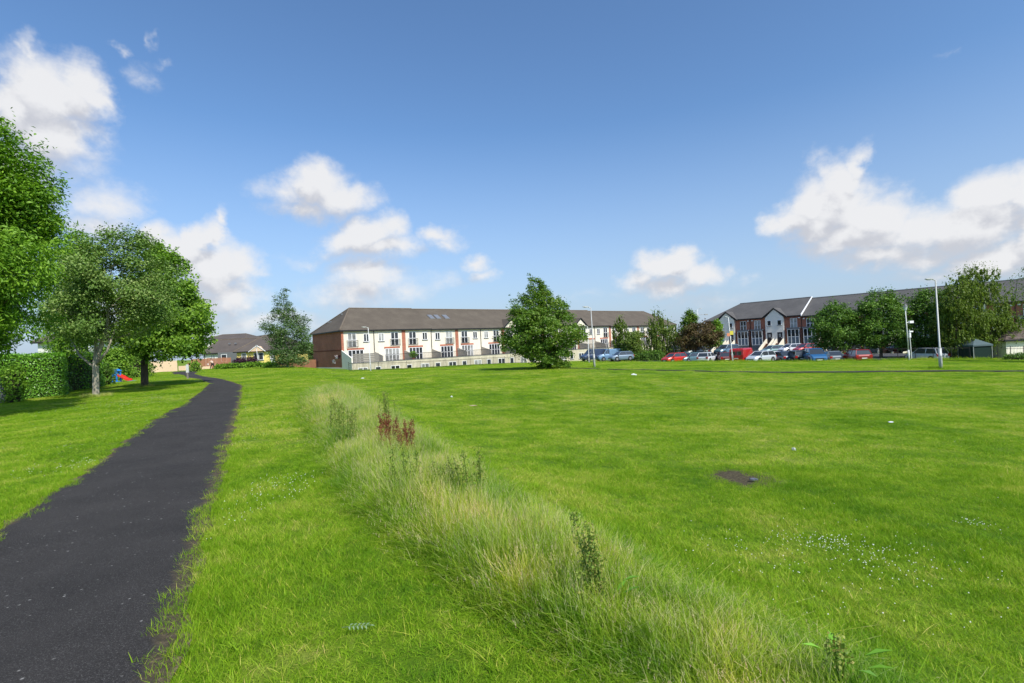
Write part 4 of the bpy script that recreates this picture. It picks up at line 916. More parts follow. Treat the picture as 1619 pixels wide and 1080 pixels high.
tree_px('copper_tree', 'round copper-leaved tree above the parked cars', 1100, 565, 84, [(547,1078,1126),(538,1074,1136),(525,1075,1138),(515,1080,1130),(508,1092,1118)], trunk_h=1.9, trunk_r=.12, n=13000, leaf=.27, kind='red', bark='brown', seed=15, clump=.75, ratio=.6, group=SG)
tree_px('young_tree', 'small green tree at the left corner of the brick terrace', 1133, 566, 88, [(545,1122,1143),(532,1120,1143),(518,1122,1140),(508,1124,1136)], trunk_h=2.2, trunk_r=.08, n=5000, leaf=.3, kind='maple', bark='brown', seed=16, clump=.65, ratio=.6, group=SG)
RG = 'rounded street trees in front of the brick terrace'
tree_px('street_tree', 'leftmost rounded street tree in front of the brick terrace', 1329, 566, 68, [(546,1292,1352),(535,1286,1356),(515,1286,1356),(498,1290,1352),(483,1302,1342),(473,1312,1332)], trunk_h=2.0, trunk_r=.16, n=18000, leaf=.24, kind='dark', bark='brown', seed=17, clump=.85, ratio=.6, group=RG)
tree_px('street_tree', 'middle rounded street tree, behind the red estate car and railings', 1393, 564, 67, [(545,1352,1436),(530,1345,1438),(510,1345,1436),(490,1350,1430),(472,1362,1420),(460,1376,1408),(453,1388,1398)], trunk_h=1.9, trunk_r=.2, n=24000, leaf=.24, kind='dark', bark='brown', seed=18, clump=.9, ratio=.6, group=RG)
tree_px('street_tree', 'right rounded street tree, partly behind the nearer lamp column', 1463, 560, 66, [(548,1434,1500),(530,1432,1510),(505,1434,1512),(485,1438,1508),(465,1446,1498),(453,1458,1486)], trunk_h=1.9, trunk_r=.18, n=18000, leaf=.24, kind='dark', bark='brown', seed=19, clump=.85, ratio=.6, group=RG)
tree_px('weeping_birch', 'weeping birch directly left of the taller weeping birch, over the white cars', 1512, 562, 60, [(552,1490,1546),(535,1484,1552),(510,1482,1556),(480,1486,1552),(455,1488,1540),(440,1492,1530),(433,1496,1516)], trunk_h=1.6, trunk_r=.16, n=36000, leaf=.22, kind='birch', bark='brown', seed=20, clump=.9, ratio=.42, droop=.5, group='weeping birches behind the green canopy')
tree_px('weeping_birch', 'taller weeping birch standing behind the green canopy', 1560, 560, 61, [(545,1540,1598),(525,1530,1604),(500,1528,1600),(475,1526,1592),(450,1520,1580),(430,1518,1572),(418,1526,1556)], trunk_h=1.8, trunk_r=.17, n=38000, leaf=.22, kind='birch', bark='brown', seed=21, clump=.9, ratio=.42, droop=.5, group='weeping birches behind the green canopy')
tree_px('overhanging_tree', 'tree outside the right edge whose twig tips reach into the frame', 1668, 566, 46, [(545,1640,1710),(500,1628,1720),(460,1622,1720),(430,1615,1710),(400,1640,1690)], trunk_h=2, trunk_r=.15, n=9000, leaf=.17, kind='birch', bark='brown', seed=22, clump=.8, ratio=.5)

# ---- hedges and shrubs: leaves over an added solid core that blocks light
def hedge(name, label, quad, z0f, h, n, leaf, kind='hedge', seed=1, group=None, cat='hedge', rough=.12):
    """quad: four ground corners"""
    rs = np.random.default_rng(seed); q = np.array([(p[0], p[1]) for p in quad]); c = q.mean(0); zb = G(*c)
    root = empty(name, (c[0], c[1], zb), label, cat, group)
    sh = .86; cc = c + (q-c)*sh; MB().hexa([(cc[i][0], cc[i][1], zb-.1) for i in range(4)] + [(cc[i][0], cc[i][1], zb+h*.9) for i in range(4)]).build('light_block_core', plain('hedge_dark_core', (.030,.026,.016), .95), root)  # dark twig-brown box added inside the leaves to stop light passing through
    per = [np.linalg.norm(q[(i+1) % 4]-q[i])*h for i in range(4)]; top = abs(np.cross(q[2]-q[0], q[3]-q[1]))/2; ar = np.array(per+[top]); pick = rs.choice(5, n, p=ar/ar.sum())
    u, v = rs.uniform(0, 1, n), rs.uniform(0, 1, n); P3 = np.zeros((n, 3)); Nn = np.zeros((n, 3))
    for i in range(4):
        s_ = pick == i; a, b = q[i], q[(i+1) % 4]; e = b-a; nn_ = np.array([e[1], -e[0]])/np.linalg.norm(e)
        if np.dot(nn_, (a+b)/2-c) < 0: nn_ = -nn_
        P3[s_, :2] = a + e*u[s_, None]; P3[s_, 2] = zb + h*v[s_]; Nn[s_, :2] = nn_
    s_ = pick == 4; uu, vv = u[s_, None], v[s_, None]; P3[s_, :2] = q[0]*(1-uu)*(1-vv)+q[1]*uu*(1-vv)+q[2]*uu*vv+q[3]*(1-uu)*vv; P3[s_, 2] = zb+h; Nn[s_, 2] = 1
    bump = np.sin(P3[:,0]*2.3+P3[:,2]*3)*np.sin(P3[:,1]*2.7+P3[:,2]*1.7)
    P3 += Nn*(rs.normal(-.03, rough*.7, n)+bump*rough*.8)[:, None]; P3[:, 2] += rs.normal(0, .04, n)
    nr_ = Nn*.6+rnd_unit(n, rs)*.7+np.array([0, 0, .35]); nr_ /= np.linalg.norm(nr_, axis=1)[:, None]
    Ls = leaf*rs.uniform(.6, 1.3, n); V, F = leaf_quads(P3, nr_, rnd_unit(n, rs), Ls, Ls*.6); link_mesh('foliage', V, F, LM[kind], root, attr=rs.uniform(0, 1, n))
    return root
def gp(px, depth, y=600): p = P(px, y, depth); return (p.x, p.y)
hedge('hedge', 'tall clipped green hedge beside the slatted grey fence', [gp(-25,25.5), gp(103,28.5), gp(104,31), gp(-30,29)], 0, 2.35, 40000, .085, seed=2, rough=.07)
hedge('hedge', 'darker shaded hedge running back behind the pale forked trunk', [gp(96,31.5), gp(164,37), gp(150,41), gp(90,33.5)], 0, 2.45, 14000, .10, 'hedge', seed=3)
hedge('shrub', 'loose low shrub filling the gap between hedge and grey slatted fence', [gp(10,24.2), gp(34,24.6), gp(32,25.4), gp(8,25.2)], 0, 1.7, 3800, .11, 'ash', seed=4, cat='shrub', rough=.2)
hedge('shrub', 'dark leafy shrub beside the forked trunk, left of the toddler slide', [gp(162,39), gp(174,39), gp(172,41), gp(160,41)], 0, 1.3, 3000, .15, 'dark', seed=5, cat='shrub', rough=.25)
hedge('shrub', 'tall green shrubbery closing the back garden behind the slide', [gp(150,54), gp(236,56), gp(236,59), gp(150,58)], 0, 2.9, 9000, .2, 'maple', seed=6, cat='shrub', rough=.35)
hedge('shrub', 'green shrub in front of the brown board fence', [gp(305,70), gp(314,70), gp(314,72), gp(305,72)], 0, 1.15, 1600, .2, 'maple', seed=61, cat='shrub', rough=.25)
hedge('purple_shrub', 'purple-leaved shrubs in front of the yellow bungalow', [gp(375,83), gp(404,83), gp(404,85.5), gp(375,85.5)], 0, 1.25, 4500, .2, 'purple', seed=7, cat='shrub', rough=.35)
hedge('rough_growth', 'rough green bank of weeds below the yellow bungalow', [gp(343,79), gp(432,76), gp(440,78), gp(343,81)], 0, .55, 5000, .24, 'ash', seed=8, cat='weeds', rough=.2)
hedge('hedge', 'low dark green hedge beside the car park under the young trees', [gp(984,85), gp(1048,82), gp(1050,85), gp(984,88)], 0, 1.25, 9000, .22, 'dark', seed=9, rough=.25)
hedge('shrub', 'low shrub at the foot of the white outbuilding on the right', [gp(1592,53.2), gp(1640,52.6), gp(1640,53.8), gp(1592,54.2)], 0, .5, 2500, .14, 'dark', seed=10, cat='shrub', rough=.16)
# ------------------------------------------------------------------ low houses and walls at the far left
def simple_house(name, label, corner, d, length, depth, eave, ridge, zb, wallm, roofm, hip=3.0, cat='bungalow', nflip=1):
    F = Frame((corner.x, corner.y), d)
    root = empty(name, F(0, 0, zb), label, cat)
    MB().box(0, length, -depth, 0, zb-.6, eave, F).build('wall', wallm, root)
    rm = MB(); gable_roof(rm, F, 0, length, eave, ridge, depth, over=.45, hip0=hip, hip1=hip); roof = rm.build('roof', roofm, root)
    r = MB(); r.tube([F(hip, -depth/2, ridge+.02), F(length-hip, -depth/2, ridge+.02)], .1, 6)
    for a, h_ in ((0, hip), (length, length-hip)):
        for b in (.45, -depth-.45): r.tube([F(h_, -depth/2, ridge), F(a-.45 if a == 0 else a+.45, b, eave-.05)], .08, 5)
    r.build('ridge', M['ridge'], roof)
    MB().box(-.45, length+.45, .40, .50, eave-.24, eave-.06, F).build('gutter', M['fascia'], root)
    return root, F
c0 = P(375, 578, 93)
yb, F = simple_house('bungalow', 'yellow bungalow with a hipped brown roof and a small porch gable', c0, (1, .05, 0), 9.6, 9, c0.z+2.55, c0.z+5.35, c0.z, M['yellow'], M['roof_b'], hip=3.0)
zb = c0.z
for a, w_ in ((1.3, .5), (6.4, .6)): MB().box(a-w_/2-.1, a+w_/2+.1, .003, .03, zb, zb+2.35, F).build('white_band', M['white_r'], yb)
window(yb, F, 1.3+.0, zb+.9, .9, 1.2, .03, 1, 1, curtain=True); window(yb, F, 3.9, zb+.8, 1.7, 1.35, 0, 2, 1); window(yb, F, 6.4, zb+.9, .9, 1.2, .03, 1, 1, curtain=True)
MB().add([F(2.6,.62,zb+2.42),F(5.2,.62,zb+2.42),F(3.9,.62,zb+3.35),F(2.6,-1,zb+2.42),F(5.2,-1,zb+2.42),F(3.9,-1,zb+3.35)], [(0,1,2),(0,3,4,1),(1,4,5,2),(2,5,3,0)]).build('porch_gable', M['peach'], yb)
mm = MB()
for s in (-1, 1): mm.hexa([F(3.9+s*1.5,.63,zb+2.30),F(3.9+s*1.5,.72,zb+2.30),F(3.9,.72,zb+3.38),F(3.9,.63,zb+3.38),F(3.9+s*1.5,.63,zb+2.42),F(3.9+s*1.5,.72,zb+2.42),F(3.9,.72,zb+3.52),F(3.9,.63,zb+3.52)])
mm.build('bargeboard', M['pvc'], yb)
c1 = P(322, 579, 99)
gb, F = simple_house('bungalow', 'grey and white bungalow with two small skylights, left of the yellow one', c1, (1, -.02, 0), 13.5, 10, c1.z+2.5, c1.z+5.1, c1.z, M['white_r'], M['roof_b'], hip=.1)
MB().box(3.4, 7.2, .003, .9, c1.z-.3, c1.z+2.44, F).build('grey_bay', M['lead'], gb); window(gb, F, 1.9, c1.z+.8, .9, 1.3, 0, 2, 1, curtain=True); window(gb, F, 4.6, c1.z+.7, 1.1, 1.4, .9, 1, 1)
for a in (3.9, 5.1): 
    zz = c1.z+2.5+1.5; MB().box(a-.18, a+.18, -2.5, -2.25, zz+.08, zz+.3, F).build('skylight', M['skyglass'], gb)
for a in (.3, 3.3): MB().tube([F(a, .12, c1.z), F(a, .12, c1.z+2.4)], .06, 6).build('downpipe', M['fascia'], gb)
c2 = P(322, 560, 122); w2, F = simple_house('house', 'dark roof of a house peeping over the grey bungalow', c2, (1, 0, 0), 10, 9, c2.z+3.4, c2.z+4.6, c2.z-1, M['white_r'], M['roof_b'], hip=2, cat='house')
# white block with a mono-pitch roof
b0 = P(374, 545, 140); F = Frame((b0.x, b0.y), (1, .1, 0)); wb = empty('white_building', F(0,0,b0.z-3), 'small white block with a slanted flat roof rising behind the bungalows', 'building')
MB().hexa([F(0,0,b0.z-3),F(8.5,0,b0.z-3),F(8.5,-6,b0.z-3),F(0,-6,b0.z-3),F(0,0,b0.z+1.4),F(8.5,0,b0.z+1.4),F(8.5,-6,b0.z+1.4),F(0,-6,b0.z+1.4)]).build('wall', M['white_r'], wb)
MB().hexa([F(-.5,.5,b0.z+1.2),F(8.9,.5,b0.z+2.3),F(8.9,-6.5,b0.z+2.3),F(-.5,-6.5,b0.z+1.2),F(-.5,.5,b0.z+1.42),F(8.9,.5,b0.z+2.52),F(8.9,-6.5,b0.z+2.52),F(-.5,-6.5,b0.z+1.42)]).build('roof', M['lead'], wb)
MB().box(-3, -.5, -1, .2, b0.z-2, b0.z+.7, F).build('annex', M['lead'], wb)
# peach garden wall and its boarded gates
def wall_run(name, label, p0, p1, h, mat, cat='wall', th=.2, cap=None):
    F = Frame((p0.x, p0.y), (p1-p0)); L_ = (Vector((p1.x,p1.y,0))-Vector((p0.x,p0.y,0))).length; zb_ = min(G(p0.x,p0.y), G(p1.x,p1.y))
    r = empty(name, F(0,0,zb_), label, cat); w_ = MB().box(0, L_, 0, th, zb_-.4, zb_+h, F).build('wall', mat, r)
    if cap: MB().box(-.05, L_+.05, -.05, th+.05, zb_+h+.002, zb_+h+.09, F).build('coping', cap, r)
    return r, F, L_, zb_
wall_run('garden_wall', 'long peach rendered garden wall behind the maple trunk', P(222,588,76), P(281,588,78), 1.65, M['peach'], cap=M['white_r'])
wall_run('garden_wall', 'low peach wall at the end of the path, left of the board fence', P(283,588,81), P(318,586,82), .75, M['peach'])
wall_run('garden_wall', 'short low peach wall directly below the board fence', P(319,585,84), P(334,584,85), .45, M['peach'])
def board_fence(label, p0, p1, h, bw=.16):
    F = Frame((p0.x, p0.y), (p1-p0)); L_ = (Vector((p1.x,p1.y,0))-Vector((p0.x,p0.y,0))).length; zb_ = min(G(p0.x,p0.y), G(p1.x,p1.y))
    r = empty('board_fence', F(0,0,zb_), label, 'fence', 'brown board fences at the end of the path'); m = MB(); n = int(L_/bw); rr = random.Random(4)
    for i in range(n): m.box(i*bw+.008, (i+1)*bw-.008, 0, .025, zb_+.05, zb_+h+rr.uniform(-.03,.03)+.04*math.sin(i*.5), F)
    m.build('boards', M['bfence'], r)
    q = MB(); q.box(0, L_, -.05, -.003, zb_+.3, zb_+.38, F); q.box(0, L_, -.05, -.003, zb_+h-.4, zb_+h-.32, F); q.build('rail', M['bfence'], r)
    for i in range(int(L_/2.4)+1): MB().box(i*2.4-.05, i*2.4+.05, -.16, -.055, zb_-.2, zb_+h+.03, F).build('post', M['bfence'], r)
board_fence('long stretch of brown board fence behind the walking person', P(303,584,86), P(366,582,88), 1.75)
board_fence('small brown board gate set between the low peach walls', P(298,587,80.5), P(306,587,80.9), 1.15)
board_fence('shorter board fence behind the foot of the windblown birch', P(436,583,87), P(500,583,86), 1.5)
hedge('tree_belt', 'dark garden greenery between the yellow bungalow and the brick gable', [gp(452,104), gp(512,104), gp(512,108), gp(452,108)], 0, 4.6, 6000, .3, 'dark', seed=62, cat='shrub', rough=.5)
# buildings glimpsed through the trees at the left
c3 = P(60, 556, 62); hb_, F = simple_house('house', 'pale house glimpsed over the hedge between the ash trees', c3, (1, .1, 0), 5.6, 8, c3.z+1.2, c3.z+3.4, -.2, M['white_r'], M['roof_b'], hip=2.5, cat='house'); window(hb_, F, 2.2, c3.z-.4, 1.2, 1.1); window(hb_, F, 5.2, c3.z-.4, 1.2, 1.1)
# grey slatted fence at the left edge
p0, p1 = P(-60,635,23.4), P(9,635,24.6); F = Frame((p0.x,p0.y), (p1-p0)); L_ = (Vector((p1.x,p1.y,0))-Vector((p0.x,p0.y,0))).length
sf = empty('slatted_fence', F(0,0,G(p0.x,p0.y)), 'grey horizontal slatted fence at the left edge, beside the clipped hedge', 'fence'); m = MB(); z0_ = G(p1.x, p1.y)
m_gp = plain('grey_fence_paint', (.13,.14,.16), .7, .12, 2)
for k in range(5): m.box(0, L_, 0, .03, z0_+.05+k*.25, z0_+.20+k*.25, F)
m.build('slats', m_gp, sf)
for a in (L_-.1, L_-2.0, L_-3.9): MB().box(a-.05, a+.05, -.11, -.003, z0_-.1, z0_+1.3, F).build('post', m_gp, sf)

for a_, b_, lb, sd in ((10.4, 3.1, 'leafy potted shrub on the raised deck, by the second pair of patio doors', 71), (29.0, 3.0, 'low potted shrub on the raised deck close to the lone field tree', 72)):
    q = FA(a_, b_, DECK); r = empty('potted_shrub', q, lb, 'potted plant', 'potted shrubs on the terrace deck'); MB().tube([(0,0,0),(0,0,.38)], [.2,.28], 10).build('pot', M['lintel'], r, local=True)
    rs = np.random.default_rng(sd); n = 900; d = rnd_unit(n, rs); p_ = d*rs.uniform(.3,1,(n,1))*np.array([.75,.6,.6])+np.array([0,0,.95]); Ls = np.full(n, .16); V, F = leaf_quads(p_, rnd_unit(n, rs), rnd_unit(n, rs), Ls, Ls*.5); link_mesh('foliage', V, F, LM['ash'], r, local=True, attr=rs.uniform(0,1,n))
# ------------------------------------------------------------------ railings
def railing(label, pts, h, bow=False, sp=.115, bar=.011, group='black metal railings'):
    r = empty('railings', pts[0], label, 'railings', group)
    for i in range(len(pts)-1):
        a, b = Vector(pts[i]), Vector(pts[i+1]); n = int((b-a).length/sp); m = MB()
        for zz in ((.12, h-.10) if not bow else (.12, h-.22)): m.tube([a+Vector((0,0,zz)), b+Vector((0,0,zz))], .02, 4)
        for k in range(1, n):
            p = a.lerp(b, k/n); m.tube([p+Vector((0,0,.05)), p+Vector((0,0,h))], bar, 4)
        if bow:
            for k in range(1, n-1, 2):
                p, q = a.lerp(b, k/n), a.lerp(b, (k+1)/n); m.tube([p+Vector((0,0,h)), p.lerp(q,.5)+Vector((0,0,h+.06)), q+Vector((0,0,h))], bar, 4)
        m.build('railing_panel', M['iron'], r)
    for p in pts: MB().tube([Vector(p)+Vector((0,0,-.2)), Vector(p)+Vector((0,0,h+.08))], .035, 6).build('post', M['iron'], r)
    return r
def gline(p0, p1, n): 
    out = []
    for i in range(n+1):
        q = p0.lerp(p1, i/n); out.append((q.x, q.y, G(q.x, q.y)))
    return out
railing('black railings in front of the rounded street trees, right of the red estate car', gline(P(1366,570,59.5), P(1534,569,56.2), 6), 1.35)
railing('bow-topped railings in front of the white outbuilding', gline(P(1578,569,55.3), P(1640,569,54.3), 3), 1.35, bow=True)
railing('thin railings along the foot of the cream terrace', gline(P(552,587,70.5), P(832,574,85.5), 14), 1.15, sp=.2, bar=.016)

# ------------------------------------------------------------------ lamp columns and posts
M['galv'] = plain('galvanised_steel', (.42,.43,.42), .55, .14, 2.5, metal=.2); M['galv_w'] = plain('pale_painted_column', (.60,.61,.60), .6, .12, 2.5)
M['lampglass'] = finish(newmat('lamp_glass'), (.55,.60,.62), .2, spec=.6); M['head_g'] = plain('lamp_head_grey', (.33,.34,.32), .5, .1)
def lamp(label, px, pyb, depth, pyt, pxt, arm=(-.7, 0), base_h=1.3, rb=.095, rt=.05, mat='galv', group='street lamp columns', name='street_lamp'):
    p = P(px, pyb, depth); g = G(p.x, p.y); zt = P(pxt, pyt, depth).z - g; xt = P(pxt, pyt, depth).x - p.x
    r = empty(name, (p.x, p.y, g), label, 'street lamp', group)
    m = MB(); m.tube([(0,0,-.3), (xt*.15,0,base_h)], rb, 10); m.tube([(xt*.15,0,base_h-.001), (xt*.17,0,base_h+.08), (xt,0,zt)], [rb, rt*1.15, rt*.85], 10); m.build('column', M[mat], r, smooth=True, local=True)
    MB().box(-.05, .05, -rb-.012, -rb+.03, .35, .95).build('access_door', M['head_g'], r, local=True)
    ax, ay = arm; L_ = math.hypot(ax, ay) or 1; ux, uy = ax/L_, ay/L_
    MB().tube([(xt,0,zt-.02), (xt+ux*.25,uy*.25,zt+.05)], .03, 8).build('arm', M[mat], r, local=True)
    h = MB(); a = Vector((xt+ux*.2, uy*.2, zt+.05)); s = Vector((-uy, ux, 0)); u = Vector((ux, uy, .05))
    sec = [(0, .06, .05), (.12, .11, .07), (.45, .13, .08), (.62, .08, .05)]; vs = []
    for d, w_, hh in sec:
        c = a+u*d
        for dw, dh in ((-w_,0),(w_,0),(w_*.8,hh),(-w_*.8,hh)): vs.append(c+s*dw+Vector((0,0,dh)))
    fs = [(3,2,1,0), (12,13,14,15)] + [(i*4+k, i*4+(k+1)%4, (i+1)*4+(k+1)%4, (i+1)*4+k) for i in range(3) for k in range(4)]
    h.add(vs, fs); hd = h.build('lamp_head', M['head_g'], r, local=True)
    MB().box(-.08,.08,-.06,.06,0,.02).v
    c = a+u*.34; g_ = MB().add([c+u*x_+s*y_+Vector((0,0,-.012 if lo else -.05)) for lo in (1,0) for x_, y_ in ((-.16,-.09),(.16,-.09),(.16,.09),(-.16,.09))], [(0,1,2,3),(7,6,5,4),(0,4,5,1),(1,5,6,2),(2,6,7,3),(3,7,4,0)])
    g_.build('lens', M['lampglass'], hd, local=True)
    return r
lamp('tall lamp column standing on the grass by the far path, right side of the field', 1487.5, 583, 38, 443, 1479, (-.8,-.1), 1.5, .115, .055)
lamp('lamp column right of the lone field tree', 940, 581, 50, 486.5, 934, (-.7,-.1), 1.3, .10, .05)
lamp('shorter pale lamp column in front of the left end of the cream terrace', 586, 587, 68, 518, 582, (-.8,-.3), 1.0, .08, .045, 'galv_w')
lamp('lamp column at the left of the yellow bungalow porch', 408.5, 580, 88, 547, 405, (.3,-.6), .9, .07, .045, 'galv_w')
lamp('lamp column behind the field tree lamp, near the blue van', 931, 568, 80, 516, 929, (-.5,-.3), 1.0, .07, .045, 'galv_w')
ls = lamp('white lamp column carrying a yellow and red sign, in front of the red van', 1158.5, 570, 66, 502, 1151.5, (-.45,-.3), 1.0, .085, .05, 'galv_w')
rl = ls.location; zt_ = P(1155, 526, 66).z-rl.z; xt_ = P(1155,526,66).x-rl.x
MB().box(xt_-.15, xt_+.30, -.14, -.10, zt_-.28, zt_+.22).build('sign_plate', plain('yellow_sign', (.58,.50,.06), .5, .05), ls, local=True); MB().box(xt_-.52, xt_-.155, -.14, -.10, zt_-.45, zt_-.05).build('sign_plate', plain('orange_sign', (.60,.22,.12), .5, .05), ls, local=True)
lamp('lamp column with a long arm between the two terraces', 1104, 560, 100, 489, 1103, (.1,0), 1.0, .08, .045, 'galv_w')
# long horizontal arm of that column
aa = [o for o in SC.objects if o.get('label','').startswith('lamp column with a long arm')][0]
za = P(1104, 498, 100).z-aa.location.z; MB().tube([(0,0,za), (1.85,0,za+.05)], .04, 6).build('arm', M['head_g'], aa, local=True); MB().box(1.6, 2.2, -.12, .12, za-.08, za+.12).build('lamp_head', M['head_g'], aa, local=True)
# heritage lantern
p = P(1437.5, 569, 56.5); g = G(p.x, p.y); r = empty('lantern_post', (p.x,p.y,g), 'old-fashioned lantern on a white column with a camera bracket, behind the railings', 'street lamp'); k = 56.5/FPX; hx = P(1431.5,491,56.5); zt = hx.z-g; xt = hx.x-p.x
MB().tube([(0,0,-.2),(xt*.2,0,1.1)], .09, 8).tube([(xt*.2,0,1.1),(xt,0,zt)], [.06,.045], 8).build('column', M['galv_w'], r, smooth=True, local=True)
m = MB(); n = 6
def ring(z, rr): return [(xt+rr*math.cos(2*PI*i/n), rr*math.sin(2*PI*i/n), zt+z) for i in range(n)]
vs = ring(0,.10)+ring(.42,.24); m.add(vs, [tuple(range(n))[::-1]]+[(i,(i+1)%n,n+(i+1)%n,n+i) for i in range(n)]); ln_ = m.build('lantern_glass', M['lampglass'], r, local=True)
vs = ring(.421,.28)+ring(.62,.10)+ring(.72,.03); MB().add(vs, [tuple(range(n))[::-1]]+[(j*n+i,j*n+(i+1)%n,(j+1)*n+(i+1)%n,(j+1)*n+i) for j in (0,1) for i in range(n)]+[tuple(2*n+i for i in range(n))]).build('lantern_cap', M['lead'], ln_, local=True)
MB().tube([(xt*.7,0,zt-1.35),(.15,0,zt-1.3),(.35,0,zt-1.25)], .03, 6).box(.2,.62,-.12,.12,zt-1.42,zt-1.16).build('camera_bracket', M['pvc'], r, local=True)
p = P(1441.5, 569, 57.5); g = G(p.x,p.y); r = empty('signal_post', (p.x,p.y,g), 'short white post standing just right of the lantern column', 'post'); MB().tube([(0,0,-.2),(-.1,0,3.4)], .045, 8).build('column', M['galv_w'], r, local=True); MB().box(-.15,.25,-.1,.1,3.1,3.25).box(-.16,.0,-.09,.09,2.5,3.05).build('signal_box', M['pvc'], r, local=True)
# marker post beside the path
p = P(297, 601, 44); r = empty('marker_post', (p.x,p.y,G(p.x,p.y)), 'white-topped wooden marker post beside the path bend', 'post'); MB().box(-.05,.05,-.05,.05,-.1,.55).build('post', M['timber'], r, local=True); MB().box(-.09,.09,-.06,.06,.552,1.25).build('plate', M['galv_w'], r, local=True)

# ------------------------------------------------------------------ canopy and outbuilding on the right
m_gr = plain('dark_green_panel', (.006,.022,.017), .9, .12, 1.2); m_gc = plain('grey_green_canopy', (.075,.11,.12), .85, .08, 1)
p0 = P(1526, 569, 57.5); p1 = P(1578, 569, 56.6); g = min(G(p0.x,p0.y), G(p1.x,p1.y)); r = empty('garden_canopy', ((p0.x+p1.x)/2+.38,(p0.y+p1.y)/2+1.2,g), 'dark green boxy canopy with a pale hipped top, behind the railings', 'canopy')
w = (p1.x-p0.x)/2-.38; d_ = 1.0; hh = P(1550,545.5,57).z-g; hp = P(1550,534.5,58.5).z-g
MB().box(-w+.04,w-.04,-d_+.04,d_-.04,-.1,hh-.04).build('side_panel', m_gr, r, local=True)
MB().add([(-w-.08,-d_-.08,hh-.15),(w+.08,-d_-.08,hh-.15),(w+.08,d_+.08,hh-.15),(-w-.08,d_+.08,hh-.15),(-w-.08,-d_-.08,hh+.02),(w+.08,-d_-.08,hh+.02),(w+.08,d_+.08,hh+.02),(-w-.08,d_+.08,hh+.02),(0,0,hp)], [(0,1,5,4),(1,2,6,5),(2,3,7,6),(3,0,4,7),(4,5,8),(5,6,8),(6,7,8),(7,4,8),(3,2,1,0)]).build('canopy_top', m_gc, r, local=True)
for sx in (-1,1):
    for sy in (-1,1): MB().tube([(sx*w,sy*d_,-.1),(sx*w,sy*d_,hh-.16)], .035, 6).build('leg', M['galv'], r, local=True)
# wavy seams of cloth
p0 = P(1592, 568, 58.5); F = Frame((p0.x,p0.y), (1,-.08,0)); g = P(1592,568,58.5).z; r = empty('outbuilding', F(0,0,g), 'low white outbuilding with a pantile roof at the right edge', 'outbuilding')
oev = P(1600,538,58.5).z; MB().box(0,8,-6,0,g-.5,oev,F).build('wall', M['grey_r'], r)
m_pan = newmat('pantiles'); t = m_pan.node_tree; gg = NN(t,'ShaderNodeNewGeometry'); sp = NN(t,'ShaderNodeSeparateXYZ'); t.links.new(gg.outputs['Position'], sp.inputs[0])
wx = fmath(t,'FRACT',fmath(t,'MULTIPLY',sp.outputs[0],3.2),0); wz = fmath(t,'FRACT',fmath(t,'MULTIPLY',sp.outputs[2],5.0),0); cc_ = ramp(t, noise(t,2,4,.6), [(.3,(.085,.062,.052)),(.7,(.16,.125,.105))]); cc_ = mix(t, fr(t,wz,0,.25,.6,0), cc_, (.03,.025,.022)); cc_ = mix(t, fr(t,wx,0,.3,.35,0), cc_, (.03,.025,.022)); finish(m_pan, cc_, .85, bump=wx, bstr=.6, bdist=.05)
rt2 = P(1619,521,61).z; rm = MB(); gable_roof(rm, F, 0, 8, oev+.1, rt2+.9, 6, over=.45, hip0=3.0, hip1=3.0); rm.build('roof', m_pan, r); MB().box(-.5,8.5,.36,.47,oev-.12,oev+.10,F).build('gutter', M['fascia'], r)
